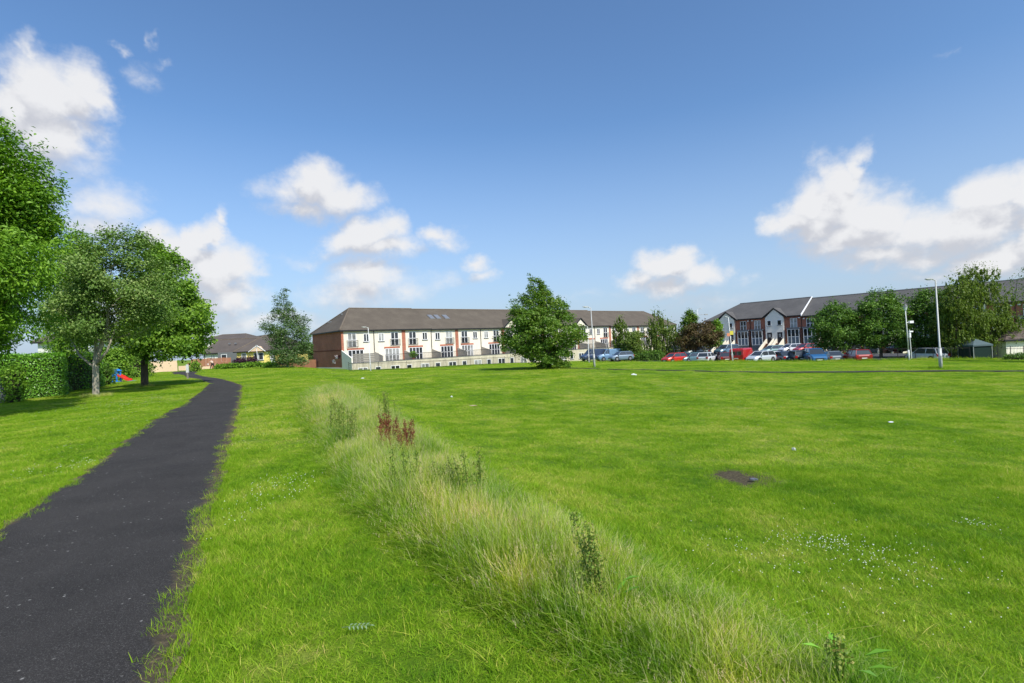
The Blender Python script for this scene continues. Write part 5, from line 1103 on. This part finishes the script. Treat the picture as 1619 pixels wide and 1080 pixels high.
# ------------------------------------------------------------------ cars
M['tyre'] = plain('tyre_rubber', (.018,.018,.019), .85, .15); M['rim'] = plain('alloy_rim', (.40,.41,.42), .35, .1, metal=.7); M['cglass'] = finish(newmat('car_glass'), (.035,.042,.05), .05, spec=.8)
M['hlamp'] = finish(newmat('headlamp'), (.62,.64,.66), .12, spec=.8); M['tlamp'] = finish(newmat('tail_lamp'), (.35,.015,.012), .2, spec=.6); M['trim'] = plain('black_trim', (.02,.02,.022), .6, .1); M['plate_w'] = plain('number_plate', (.70,.70,.62), .5, .03)
def paint(name, col): 
    n = 'paint_'+name
    if n in _mc: return _mc[n]
    _mc[n] = finish(newmat(n), col, .32, metal=.15, spec=.5, coat=.6); return _mc[n]
def build_car(label, kind, col, group):
    L, Wd, H, hood, belt, cab0, cab1, r0, r1 = {'hatch': (3.95,1.70,1.46,.86,.92,1.05,-1.85,.28,-1.50), 'saloon': (4.45,1.76,1.44,.88,.93,1.05,-1.75,.28,-1.05),
        'suv': (4.35,1.84,1.68,1.02,1.06,1.05,-2.05,.38,-1.75), 'estate': (4.5,1.78,1.52,.92,.98,1.05,-2.12,.32,-1.85), 'van': (4.75,1.90,1.92,1.05,1.16,1.45,.35,.80,.35)}[kind]
    root = empty(kind_name[kind], (0,0,0), label, 'car' if kind != 'van' else 'van', group); hw = Wd/2; hl = L/2
    xs = [(-hl, .42, .80*belt, .86), (-hl+.10, .26, .97*belt, .95), (-hl+.55, .20, belt, .99), (-.6, .18, belt, 1.0), (cab0-.05, .18, belt-.01, 1.0), (cab0+.25, .19, (belt+hood)/2+.01, .985), (hl-.45, .20, hood*.93, .95), (hl-.12, .26, hood*.80, .86), (hl, .36, hood*.62, .74)]
    vs = []; k = 8
    for x, zb_, zt_, wk in xs:
        w_ = hw*wk
        for y, z in ((-w_*.92, zb_), (-w_, zb_+(zt_-zb_)*.35), (-w_*.985, zb_+(zt_-zb_)*.75), (-w_*.88, zt_), (w_*.88, zt_), (w_*.985, zb_+(zt_-zb_)*.75), (w_, zb_+(zt_-zb_)*.35), (w_*.92, zb_)): vs.append((x, y, z))
    n = len(xs); fs = [(i*k+j, i*k+(j+1)%k, (i+1)*k+(j+1)%k, (i+1)*k+j) for i in range(n-1) for j in range(k)] + [tuple(range(k))[::-1], tuple((n-1)*k+j for j in range(k))]
    body = MB().add(vs, [f[::-1] for f in fs])
    if kind == 'van':
        body.hexa([(-hl+.03,-hw*.98,.85),(.40,-hw*.98,.85),(.40,hw*.98,.85),(-hl+.03,hw*.98,.85),(-hl+.10,-hw*.93,H-.16),(.37,-hw*.93,H-.16),(.37,hw*.93,H-.16),(-hl+.10,hw*.93,H-.16)])
        body.hexa([(-hl+.10,-hw*.93,H-.159),(.37,-hw*.93,H-.159),(.37,hw*.93,H-.159),(-hl+.10,hw*.93,H-.159),(-hl+.28,-hw*.78,H),(.33,-hw*.78,H),(.33,hw*.78,H),(-hl+.28,hw*.78,H)])
    bo = body.build('body', col, root, smooth=False, local=True)
    # glasshouse and roof
    if kind == 'van':
        for s in (-1, 1): MB().box(-hl-.005, -hl+.09, min(s*.08,s*.70), max(s*.08,s*.70), 1.08, 1.55).build('rear_window', M['cglass'], root, local=True); MB().box(-2.1, .25, min(s*hw*.90,s*hw*1.0), max(s*hw*.90,s*hw*1.0), .60, .70).build('side_strip', M['trim'], root, local=True)
    bw, rw = hw*.90, hw*.72; zb_, zt_ = belt-.02, H-.05; c1_ = cab1 if kind != 'van' else .37; rr1 = r1 if kind != 'van' else .37
    g = MB().hexa([(c1_,-bw,zb_),(cab0,-bw,zb_),(cab0,bw,zb_),(c1_,bw,zb_),(rr1,-rw,zt_),(r0,-rw,zt_),(r0,rw,zt_),(rr1,rw,zt_)]); g.build('window', M['cglass'], root, local=True)
    MB().hexa([(rr1-.05,-rw-.03,zt_-.02),(r0+.06,-rw-.03,zt_-.02),(r0+.06,rw+.03,zt_-.02),(rr1-.05,rw+.03,zt_-.02),(rr1+.05,-rw*.9,H),(r0-.08,-rw*.9,H),(r0-.08,rw*.9,H),(rr1+.05,rw*.9,H)]).build('roof', col, root, local=True)
    for s in (-1, 1):
        xm = (cab0+c1_)/2-.15
        for a_, b_, r_ in (((cab0-.02,s*bw,zb_),(r0,s*rw,zt_),.035), ((c1_,s*bw,zb_),(rr1,s*rw,zt_),.05), ((xm,s*(bw+.005),zb_),(xm-.02,s*(rw+.005),zt_),.035)):
            MB().tube([a_, b_], r_, 4).build('pillar', col, root, local=True)
    wr = .31 if kind != 'suv' else .35
    for x in (-hl+.78, hl-.82):
        for s in (-1, 1):
            wh = MB().tube([(x,s*(hw-.20),wr),(x,s*(hw+.012),wr)], wr, 14).build('wheel', M['tyre'], root, local=True)
            MB().tube([(x,s*(hw+.010),wr),(x,s*(hw+.020),wr)], wr*.62, 12).build('rim', M['rim'], wh, local=True)
            arc = MB().tube([(x,s*(hw-.19),wr+.02),(x,s*(hw+.004),wr+.02)], wr+.055, 14).build('wheel_arch', M['trim'], root, local=True)
    for s in (-1, 1):
        MB().hexa([(hl-.30,s*hw*.55,hood*.60),(hl-.02,s*hw*.40,hood*.58),(hl-.08,s*hw*.78,hood*.60),(hl-.40,s*hw*.90,hood*.64),(hl-.34,s*hw*.55,hood*.80),(hl-.07,s*hw*.40,hood*.72),(hl-.12,s*hw*.80,hood*.74),(hl-.44,s*hw*.90,hood*.82)]).build('headlight', M['hlamp'], root, local=True)
        MB().box(-hl-.012, -hl+.16, min(s*hw*.62,s*hw*.93), max(s*hw*.62,s*hw*.93), belt*.66, belt*.93).build('tail_light', M['tlamp'], root, local=True)
        MB().box(cab0-.28, cab0-.12, min(s*hw*.93,s*(hw+.16)), max(s*hw*.93,s*(hw+.16)), belt-.01, belt+.13).build('mirror', col, root, local=True)
    MB().box(hl-.08, hl+.014, -.42, .42, hood*.38, hood*.60).build('grille', M['trim'], root, local=True)
    MB().box(hl+.005, hl+.025, -.26, .26, hood*.36, hood*.36+.11).build('number_plate', M['plate_w'], root, local=True); MB().box(-hl-.03, -hl+.02, -.26, .26, belt*.50, belt*.50+.11).build('number_plate', M['plate_w'], root, local=True)
    return root
kind_name = {'hatch': 'parked_car', 'saloon': 'parked_car', 'suv': 'parked_car', 'estate': 'parked_car', 'van': 'parked_van'}
PROTO = {}
def put_car(px, py, depth, rz, kind, pname, col, label, group='vehicles parked beyond the field'):
    mat = paint(pname, col); p = P(px, py, depth); loc = (p.x, p.y, p.z)
    if kind not in PROTO:
        r = build_car(label, kind, mat, group); PROTO[kind] = r; r.location = loc; r.rotation_euler.z = R(rz); return r
    r = copy_tree(PROTO[kind], None, loc, R(rz)); r['label'] = label; r['group'] = group
    def rec(o):
        for c in o.children:
            if c.name.split('.')[0] in ('body', 'roof', 'pillar', 'mirror'):
                c.material_slots[0].link = 'OBJECT'; c.material_slots[0].material = mat
            rec(c)
    rec(r); return r
for a in [
 (1066,573.5,76,208,'hatch','orange_red',(.52,.030,.015),'bright orange-red hatchback at the left end of the front row of cars'),
 (1091,573,77,207,'hatch','teal_grey',(.09,.17,.19),'teal-grey hatchback directly right of the orange-red one'),
 (1119,573,73,48,'hatch','white',(.62,.63,.65),'white hatchback seen from behind, between the teal-grey and maroon cars'),
 (1144,573,73,80,'saloon','maroon',(.12,.020,.025),'maroon car seen from behind, left of the red van'),
 (1177,573,68,42,'van','red',(.45,.012,.012),'bright red van behind the white lamp column'),
 (1203,573,65,206,'hatch','silver',(.50,.54,.57),'silver hatchback facing left, directly right of the red van'),
 (1220,572.5,69,215,'saloon','offwhite',(.60,.58,.55),'off-white saloon tucked behind the silver hatchback'),
 (1238,573,66,85,'saloon','navy',(.03,.05,.09),'dark navy saloon seen from behind, right of the off-white saloon'),
 (1260,573,64,78,'estate','dark_green',(.022,.038,.035),'dark green estate car left of the bright blue off-roader'),
 (1289,573.5,60,252,'suv','blue',(.018,.11,.26),'bright blue off-roader facing the field'),
 (1315,573,64,75,'saloon','grey',(.16,.19,.21),'grey saloon directly right of the blue off-roader'),
 (1355,572.5,60.5,75,'estate','dark_red',(.22,.012,.014),'dark red estate car with its back to the field, left end of the railings'),
 (940,570,86,200,'van','navy_van',(.022,.04,.09),'dark blue van beside the passage of the cream terrace'),
 (963,570,86,200,'van','sky_van',(.15,.26,.40),'lighter blue van directly right of the dark blue van'),
 (982,570,82,198,'hatch','steel_blue',(.15,.21,.28),'steel-blue hatchback right of the two blue vans'),
 (1056,562,92,200,'suv','black',(.02,.022,.026),'black off-roader in the back row, above the orange-red hatchback'),
 (1079,562,92,205,'saloon','ink_blue',(.04,.07,.11),'ink-blue saloon in the back row, under the copper-leaved tree'),
 (1100,563,92,190,'suv','sage',(.13,.17,.165),'sage grey off-roader in the back row, under the copper-leaved tree'),
 (1149,561,84,205,'suv','denim',(.10,.18,.25),'denim blue car in the back row, at the foot of the leftmost stairs'),
 (1250,558,82,195,'hatch','white2',(.60,.62,.65),'white hatchback in the back row, below the white bay windows'),
 (1275,558,80,190,'hatch','cherry',(.38,.014,.018),'cherry red hatchback in the back row, above the blue off-roader'),
 (1222,560,84,190,'hatch','seafoam',(.16,.27,.27),'sea-green hatchback in the back row between the two stair flights'),
 (1334,556,76,188,'saloon','charcoal',(.035,.036,.04),'charcoal saloon parked beneath the leftmost street tree'),
 (1424,557.5,69,205,'saloon','scarlet',(.36,.012,.014),'scarlet saloon parked on the street under the street trees'),
 (1465,572,61.5,98,'suv','white3',(.62,.64,.68),'white high car with its back to the railings, left of the near lamp column'),
 (1488,573,61.5,200,'saloon','silver2',(.40,.44,.46),'silver saloon behind the near lamp column'),
 (1509,572.5,62,25,'hatch','white4',(.58,.60,.62),'white hatchback between the near lamp column and the green canopy')]:
    put_car(*a)

# ------------------------------------------------------------------ toddler slide
p = P(192, 604, 46); r = empty('toddler_slide', (p.x,p.y,G(p.x,p.y)), 'small plastic slide with a blue tower and red chute on the grass', 'slide')
m_bl = plain('blue_plastic', (.02,.20,.62), .4, .06); m_rd = plain('red_plastic', (.62,.04,.025), .4, .06)
t_ = MB()
for sx in (-.62,-.22):
    for sy in (-.22,.22): t_.box(sx-.04,sx+.04,sy-.04,sy+.04,0,1.0)
t_.box(-.66,-.18,-.2,.2,.50,.56); t_.box(-.60,-.24,.2,.26,.56,.95); t_.box(-.60,-.24,-.26,-.2,.56,.95); t_.build('tower', m_bl, r, local=True)
MB().add([(-.72,-.3,.98),(-.12,-.3,.98),(-.12,.3,.98),(-.72,.3,.98),(-.42,-.3,1.15),(-.42,.3,1.15)], [(0,1,4),(3,5,2),(0,4,5,3),(1,2,5,4),(3,2,1,0)]).build('canopy', m_bl, r, local=True)
c = MB(); pts_ = [(-.18,.56),(.15,.42),(.5,.18),(.82,.10)]
for i in range(3):
    (x0,z0),(x1,z1) = pts_[i], pts_[i+1]; c.hexa([(x0,-.2,z0-.04),(x1,-.2,z1-.04),(x1,.2,z1-.04),(x0,.2,z0-.04),(x0,-.2,z0),(x1,-.2,z1),(x1,.2,z1),(x0,.2,z0)])
    for s in (-1,1): c.hexa([(x0,s*.22-.02,z0-.05),(x1,s*.22-.02,z1-.05),(x1,s*.22+.02,z1-.05),(x0,s*.22+.02,z0-.05),(x0,s*.22-.02,z0+.12),(x1,s*.22-.02,z1+.12),(x1,s*.22+.02,z1+.12),(x0,s*.22+.02,z0+.12)])
c.build('chute', m_rd, r, local=True); MB().box(-.70,-.1,-.3,.3,.0,.06).box(.70,1.2,-.22,.22,.0,.05).build('base', m_bl, r, local=True)
LSt = MB()
for k in range(3): LSt.box(-.86+.06*k,-.80+.06*k,-.18,.18,.12+.15*k,.16+.15*k)
LSt.build('ladder', m_rd, r, local=True); r.scale = (1.0, 1.0, 1.0)

# ------------------------------------------------------------------ the walking person
def skin_obj(name, verts, edges, radii, mat, parent, root_i=0, sub=1):
    me = bpy.data.meshes.new(name); me.from_pydata([tuple(v) for v in verts], edges, []); me.materials.append(mat)
    o = bpy.data.objects.new(name, me); SC.collection.objects.link(o); o.parent = parent
    md = o.modifiers.new('skin', 'SKIN'); md.use_smooth_shade = True
    if not me.skin_vertices: me.skin_vertices.new() if hasattr(me.skin_vertices, 'new') else None
    sv = me.skin_vertices[0].data
    for i, r_ in enumerate(radii): sv[i].radius = (r_, r_) if not isinstance(r_, tuple) else r_
    sv[root_i].use_root = True; sm = o.modifiers.new('sub', 'SUBSURF'); sm.levels = sub; sm.render_levels = sub
    return o
p = P(336.5, 584, 81); r = empty('person', (p.x,p.y,p.z), 'person in a cream top and dark trousers striding along the far grass, leaning forward', 'person')
m_sk = plain('skin', (.42,.25,.18), .6, .05); m_tr = plain('dark_trousers', (.035,.022,.028), .9, .1); m_tp = plain('cream_top', (.66,.52,.42), .9, .06); m_hr = plain('brown_hair', (.06,.035,.02), .7, .1); m_sh = plain('dark_shoes', (.02,.02,.02), .7, .1)
V_ = [(0,0,.90),(.05,0,1.10),(.16,0,1.34),(.20,0,1.46),(.24,0,1.58),(.25,0,1.66),  # pelvis..head
 (.02,-.10,.86),(.24,-.10,.50),(.34,-.10,.10),(.50,-.10,.05), (-.02,.10,.86),(-.12,.10,.48),(-.50,.10,.22),(-.50,.10,.08),
 (.15,-.18,1.34),(.30,-.22,1.08),(.52,-.18,1.02),(.60,-.18,1.02), (.15,.18,1.34),(.02,.23,1.08),(.10,.20,.86),(.13,.20,.79)]
E_ = [(0,1),(1,2),(2,3),(3,4),(4,5),(0,6),(6,7),(7,8),(8,9),(0,10),(10,11),(11,12),(12,13),(2,14),(14,15),(15,16),(16,17),(2,18),(18,19),(19,20),(20,21)]
Ra = [.12,.12,.14,.05,.095,.07,.085,.06,.04,.035,.085,.06,.04,.035,.055,.042,.032,.035,.055,.042,.032,.035]
flip = lambda v: (-v[0], v[1], v[2])       # strides towards the left of the picture
V_ = [(v[0]*.6, v[1], v[2]) if False else (-v[0], v[1], v[2]) for v in V_]
skin_obj('body', V_, E_, Ra, m_sk, r)
skin_obj('trousers', [V_[i] for i in (0,6,7,8,10,11,12)], [(0,1),(1,2),(2,3),(0,4),(4,5),(5,6)], [.155,.105,.08,.058,.105,.08,.058], m_tr, r)
skin_obj('top', [V_[i] for i in (0,1,2,14,15,18,19)], [(0,1),(1,2),(2,3),(3,4),(2,5),(5,6)], [.145,.15,.17,.075,.058,.075,.058], m_tp, r)
MB().sphere((-.262+.02,0,1.67), .105, 10, 8, (1.0,.95,.95)).build('hair', m_hr, r, smooth=True, local=True)
for q in ((-.46,-.10,.045),(.50,.10,.07)): MB().sphere(q, .075, 8, 6, (1.7,.75,.7)).build('shoe', m_sh, r, smooth=True, local=True)
b_ = MB().sphere((-.62,-.18,.80), .14, 8, 6, (.9,.6,1.2)).build('bag', plain('white_bag', (.65,.55,.50), .7), None, smooth=True); b_.location = r.location; tag(b_, 'pale carrier bag in the hand of the striding person', 'bag')

# ------------------------------------------------------------------ dock plants and other weeds in the tall strip
def dock(px, py, z_guess, h, n_stem, kind, label, seed, spread=.12, group='dock plants in the tall grass strip'):
    q = PG(px, py); g = G(q.x, q.y); root = empty('dock_plant', (q.x, q.y, g), label, 'dock plant', group); rs = np.random.default_rng(seed); st = MB(); C = []
    for k in range(n_stem):
        b = Vector((rs.normal(0, spread), rs.normal(0, spread), 0)); hh_ = 1.12*h*rs.uniform(.75, 1.08); tp = b + Vector((rs.normal(-.03, .06), rs.normal(0, .05), hh_)); st.tube([b, b.lerp(tp, .5)+Vector((rs.normal(0,.01),0,0)), tp], [.006,.005,.002], 5)
        for j in range(int(70*hh_)):
            u = rs.uniform(.38, 1.0); w_ = .035*(1.15-u)+.008; C.append(b.lerp(tp, u)+Vector((rs.normal(0,w_),rs.normal(0,w_),rs.normal(0,.02))))
    st.build('stem', LM[kind], root, local=True)
    C = np.array([tuple(c) for c in C]); n = len(C); C = np.repeat(C, 6, 0) + rs.normal(0, .010, (n*6, 3)); Ls = np.full(len(C), .016)*rs.uniform(.6,1.4,len(C)); V, F = leaf_quads(C, rnd_unit(len(C), rs), rnd_unit(len(C), rs), Ls, Ls*.8)
    link_mesh('seed_head', V, F, LM[kind], root, local=True, attr=rs.uniform(0,1,len(C)))
    nl = 10; th = rs.uniform(0,2*PI,nl); c = np.stack([np.cos(th)*.14, np.sin(th)*.14, rs.uniform(.05,.30,nl)], 1); up = np.stack([np.cos(th),np.sin(th),rs.uniform(.2,.9,nl)],1); nr = np.stack([-np.cos(th)*.5,-np.sin(th)*.5,np.ones(nl)],1); nr/=np.linalg.norm(nr,axis=1)[:,None]
    V, F = leaf_quads(c, nr, up, np.full(nl,.11), np.full(nl,.03)); link_mesh('leaves', V, F, LM['hedge'], root, local=True, attr=rs.uniform(.3,1,nl))
dock(618, 690, -.15, .82, 7, 'dock_g', 'tall olive-green dock plant standing highest at the back of the strip', 31, .10)
dock(608, 718, -.15, .58, 8, 'dock_r', 'reddest dock plant, in the middle of the strip', 32, .10)
dock(630, 724, -.15, .52, 8, 'dock_r', 'second red dock plant, just right of the reddest one', 33, .12)
dock(648, 732, -.15, .50, 7, 'dock_r', 'rightmost of the three red dock plants', 34, .10)
dock(532, 700, -.05, .70, 6, 'dock_g', 'brownish dock plant at the far left of the strip', 35, .12)
dock(556, 712, -.05, .60, 6, 'dock_g', 'yellow-brown dock plant between the far left one and the red ones', 36, .14)
dock(722, 800, -.2, .50, 6, 'dock_g', 'dull dock plant at the right side of the strip', 37, .09)
dock(746, 806, -.2, .55, 4, 'dock_g', 'thin dock plant at the right rim of the strip', 38, .05)
dock(962, 985, -.2, .56, 6, 'dock_g', 'nearest large green dock plant, in front on the strip', 39, .07)
dock(645, 800, -.1, .55, 5, 'dock_g', 'dock plant in the centre of the strip, half buried in grass', 40, .1)
dock(1335, 1110, -.3, .34, 2, 'dock_g', 'small dock plant at the bottom edge near the end of the strip', 41, .02)

# ------------------------------------------------------------------ small things on the grass
def flowers(label, spots, seed, name='clover_flowers'):
    rs = np.random.default_rng(seed); V, F, n0 = [], [], 0
    for (px, py, rx, ry, cnt, zg) in spots:
        c = PG(px, py); ex_ = PG(px+rx, py); ey_ = PG(px, py-ry); cnt = int(cnt*.6); a = (ex_-c).length; b = (ey_-c).length
        for _ in range(cnt):
            x = c.x+rs.normal(0, .5)*a; y = c.y+rs.normal(0, .5)*b
            if path_dist(np.array([x]), np.array([y]))[0] < .1: continue
            z = G(x, y)+rs.uniform(.04, .065); s = rs.uniform(.003, .006)*min(1.5, max(1, y/10)); k = 6
            ring_ = [(x+s*math.cos(i*PI/3), y+s*math.sin(i*PI/3), z) for i in range(6)]; top = [(x+s*.5*math.cos(i*PI/3), y+s*.5*math.sin(i*PI/3), z+s*.8) for i in range(6)]
            V += ring_+top; F += [(n0+i, n0+(i+1) % 6, n0+6+(i+1) % 6, n0+6+i) for i in range(6)]+[(n0+6,n0+7,n0+8,n0+9),(n0+6,n0+9,n0+10,n0+11)]; n0 += 12
    o = link_mesh(name, V, F, plain('clover_white', (.72,.72,.62), .8, .1, 40)); tag(o, label, 'flowers', kind='stuff')
flowers('patch of small white clover flowers in the mown field at the lower right', [(1300,862,70,14,150,-1.),(1370,885,90,24,190,-1.),(1200,880,120,40,90,-1.),(1535,832,26,8,60,-1.),(1450,900,150,60,120,-1),(1250,940,120,50,50,-1)], 1)
flowers('white clover flowers dotted over the verge left of the path', [(235,634,70,9,420,0),(105,741,45,14,120,0),(60,720,60,30,80,0),(180,660,150,14,220,0)], 2)
flowers('white daisies along the grass between path and tall strip', [(420,640,40,10,60,0),(400,690,60,26,110,0),(415,790,60,36,150,0),(440,770,50,16,80,0),(1045,612,30,3,60,-1.2),(1100,640,300,30,120,-1.2),(1300,700,400,60,160,-1.2)], 3)
def litter(px, py, zg, w, d, h, label, col=(.7,.72,.74), cat='litter', name='litter'):
    q = PG(px, py); q.z += .03; rs = random.Random(int(px)); m = MB(); n = 7; vs = [(q.x, q.y, q.z+h*1.2)]
    for i in range(n): a = 2*PI*i/n; vs.append((q.x+w*math.cos(a)*rs.uniform(.6,1.1), q.y+d*math.sin(a)*rs.uniform(.6,1.1), q.z+h*rs.uniform(.2,1)))
    vs2 = [(x,y,z-h*.6) for x,y,z in vs]; m.add(vs+vs2, [(0,1+i,1+(i+1)%n) for i in range(n)]+[(n+1,n+2+(i+1)%n,n+2+i) for i in range(n)]+[(1+i,n+2+i,n+2+(i+1)%n,1+(i+1)%n) for i in range(n)])
    o = m.build(name, plain('litter_%d' % int(px), col, .5, .06, 20)); tag(o, label, cat); return o
litter(1002,593.5,-1.0,.26,.10,.09,'crumpled white paper lying farthest out on the field')
litter(1409,669.5,-1.2,.085,.06,.03,'flat white scrap lying on the right part of the field')
litter(1255,714,-1.1,.045,.045,.05,'small round pale object on the grass beyond the bare soil patch', (.42,.45,.40))
litter(1192,762,-1.05,.07,.05,.03,'dull bluish scrap at the edge of the bare soil patch', (.10,.11,.14))
litter(573,599,-.3,.16,.07,.05,'tiny white scrap on the grass beyond the far end of the strip')
litter(748,643,-.5,.26,.04,.03,'pale stick lying across the mown grass right of the tall strip', (.45,.33,.24), 'stick', 'stick')
litter(714,629,-.5,.05,.05,.06,'tiny white speck of litter beyond the tall dock plant')
# fallen ash leaf in the foreground
q = PZ(568, 994, .05); r = empty('fallen_leaf', (q.x,q.y,G(q.x,q.y)+.05), 'fallen compound ash leaf lying on the foreground grass', 'leaf'); cs, us = [], []
for i in range(5):
    for s in (-1,1): cs.append((-.05+i*.024, s*.019, .01)); us.append((.55, s, .1))
cs.append((.075,0,.01)); us.append((1,0,.1)); cs, us = np.array(cs), np.array(us, float); nr = np.tile([[.05,-.15,1.]], (len(cs),1)); nr /= np.linalg.norm(nr,axis=1)[:,None]
pale = leafmat('pale_leaf', (.16,.24,.12), (.22,.32,.18), (.30,.40,.24), .2)
V, F = leaf_quads(cs, nr, us, np.full(len(cs),.034), np.full(len(cs),.011)); link_mesh('leaflets', V, F, pale, r, local=True, attr=np.full(len(F), .5)); MB().tube([(-.1,0,.005),(.07,0,.012)], .0016, 5).build('stalk', pale, r, local=True)
# dry grass ring round the pale trunk and maple trunk
rs = np.random.default_rng(77)
dv = hidden_mesh_obj('dry_clump', [(join([blades(60, .12, .10, .26, .006, 1.0, 1.0, 3, rs=rs, vlo=.82, vhi=1.)]), m_tall)])
w1 = P(152,627,26); w2_ = P(229,613,34); pp = []
for cxy, n_, rr_ in ((w1, 60, .55), (w2_, 24, .42)):
    for _ in range(n_): a = rs.uniform(0,2*PI); q_ = rr_*rs.uniform(.25,1.); pp.append((cxy.x+math.cos(a)*q_*1.3, cxy.y+math.sin(a)*q_, 0))
pp = np.array(pp); pp[:,2] = Gv(pp[:,0],pp[:,1]); r3 = np.zeros_like(pp); r3[:,2] = rs.uniform(0,6.28,len(pp)); s3 = np.repeat(rs.uniform(.6,1.1,len(pp))[:,None],3,1)
scatter('dry_grass', 'dry straw coloured grass ringing the feet of the verge trees', 'dry grass', pp, r3, s3, np.zeros(len(pp), int), [dv])
# dark longer grass at lamp feet
pp = []
for (px, py, d_, n_) in ((1487.5,583,38,26),(940,581,50,18),(868,582,48,60)):
    c_ = P(px,py,d_)
    for _ in range(n_): pp.append((c_.x+rs.normal(0,.35 if n_ < 50 else 1.2), c_.y+rs.normal(0,.25 if n_ < 50 else .6), 0))
pp = np.array(pp); pp[:,2] = Gv(pp[:,0],pp[:,1]); r3 = np.zeros_like(pp); r3[:,2] = rs.uniform(0,6.28,len(pp)); s3 = np.repeat(rs.uniform(1.8,3.2,len(pp))[:,None],3,1)
scatter('uncut_grass', 'uncut grass at the feet of the lamp columns and the lone tree', 'grass', pp, r3, s3, rs.integers(0,4,len(pp)), ev)

pp = []
rs = np.random.default_rng(99)
crest = [(900,571.5,86),(1060,572.5,73),(1180,572.5,62.5),(1290,572.5,57),(1380,571.5,57.5),(1500,570,55.8),(1640,569.5,54)]
for _ in range(620):
    u = rs.uniform(0, 5.999); i = int(u); a, b = crest[i], crest[i+1]; v = u-i; q = P(a[0]+(b[0]-a[0])*v, a[1]+(b[1]-a[1])*v, a[2]+(b[2]-a[2])*v); pp.append((q.x+rs.normal(0,.15), q.y+rs.normal(0,.25), 0))
pp = np.array(pp); pp[:,2] = Gv(pp[:,0],pp[:,1])-.02; r3 = np.zeros_like(pp); r3[:,2] = rs.uniform(0,6.28,len(pp)); s3 = np.stack([rs.uniform(2.5,5,len(pp))]*2+[rs.uniform(1.5,5.0,len(pp))],1)
scatter('verge_weeds', 'strip of longer weedy grass in front of the parked cars and railings', 'weeds', pp, r3, s3, rs.integers(0,4,len(pp)), ev)
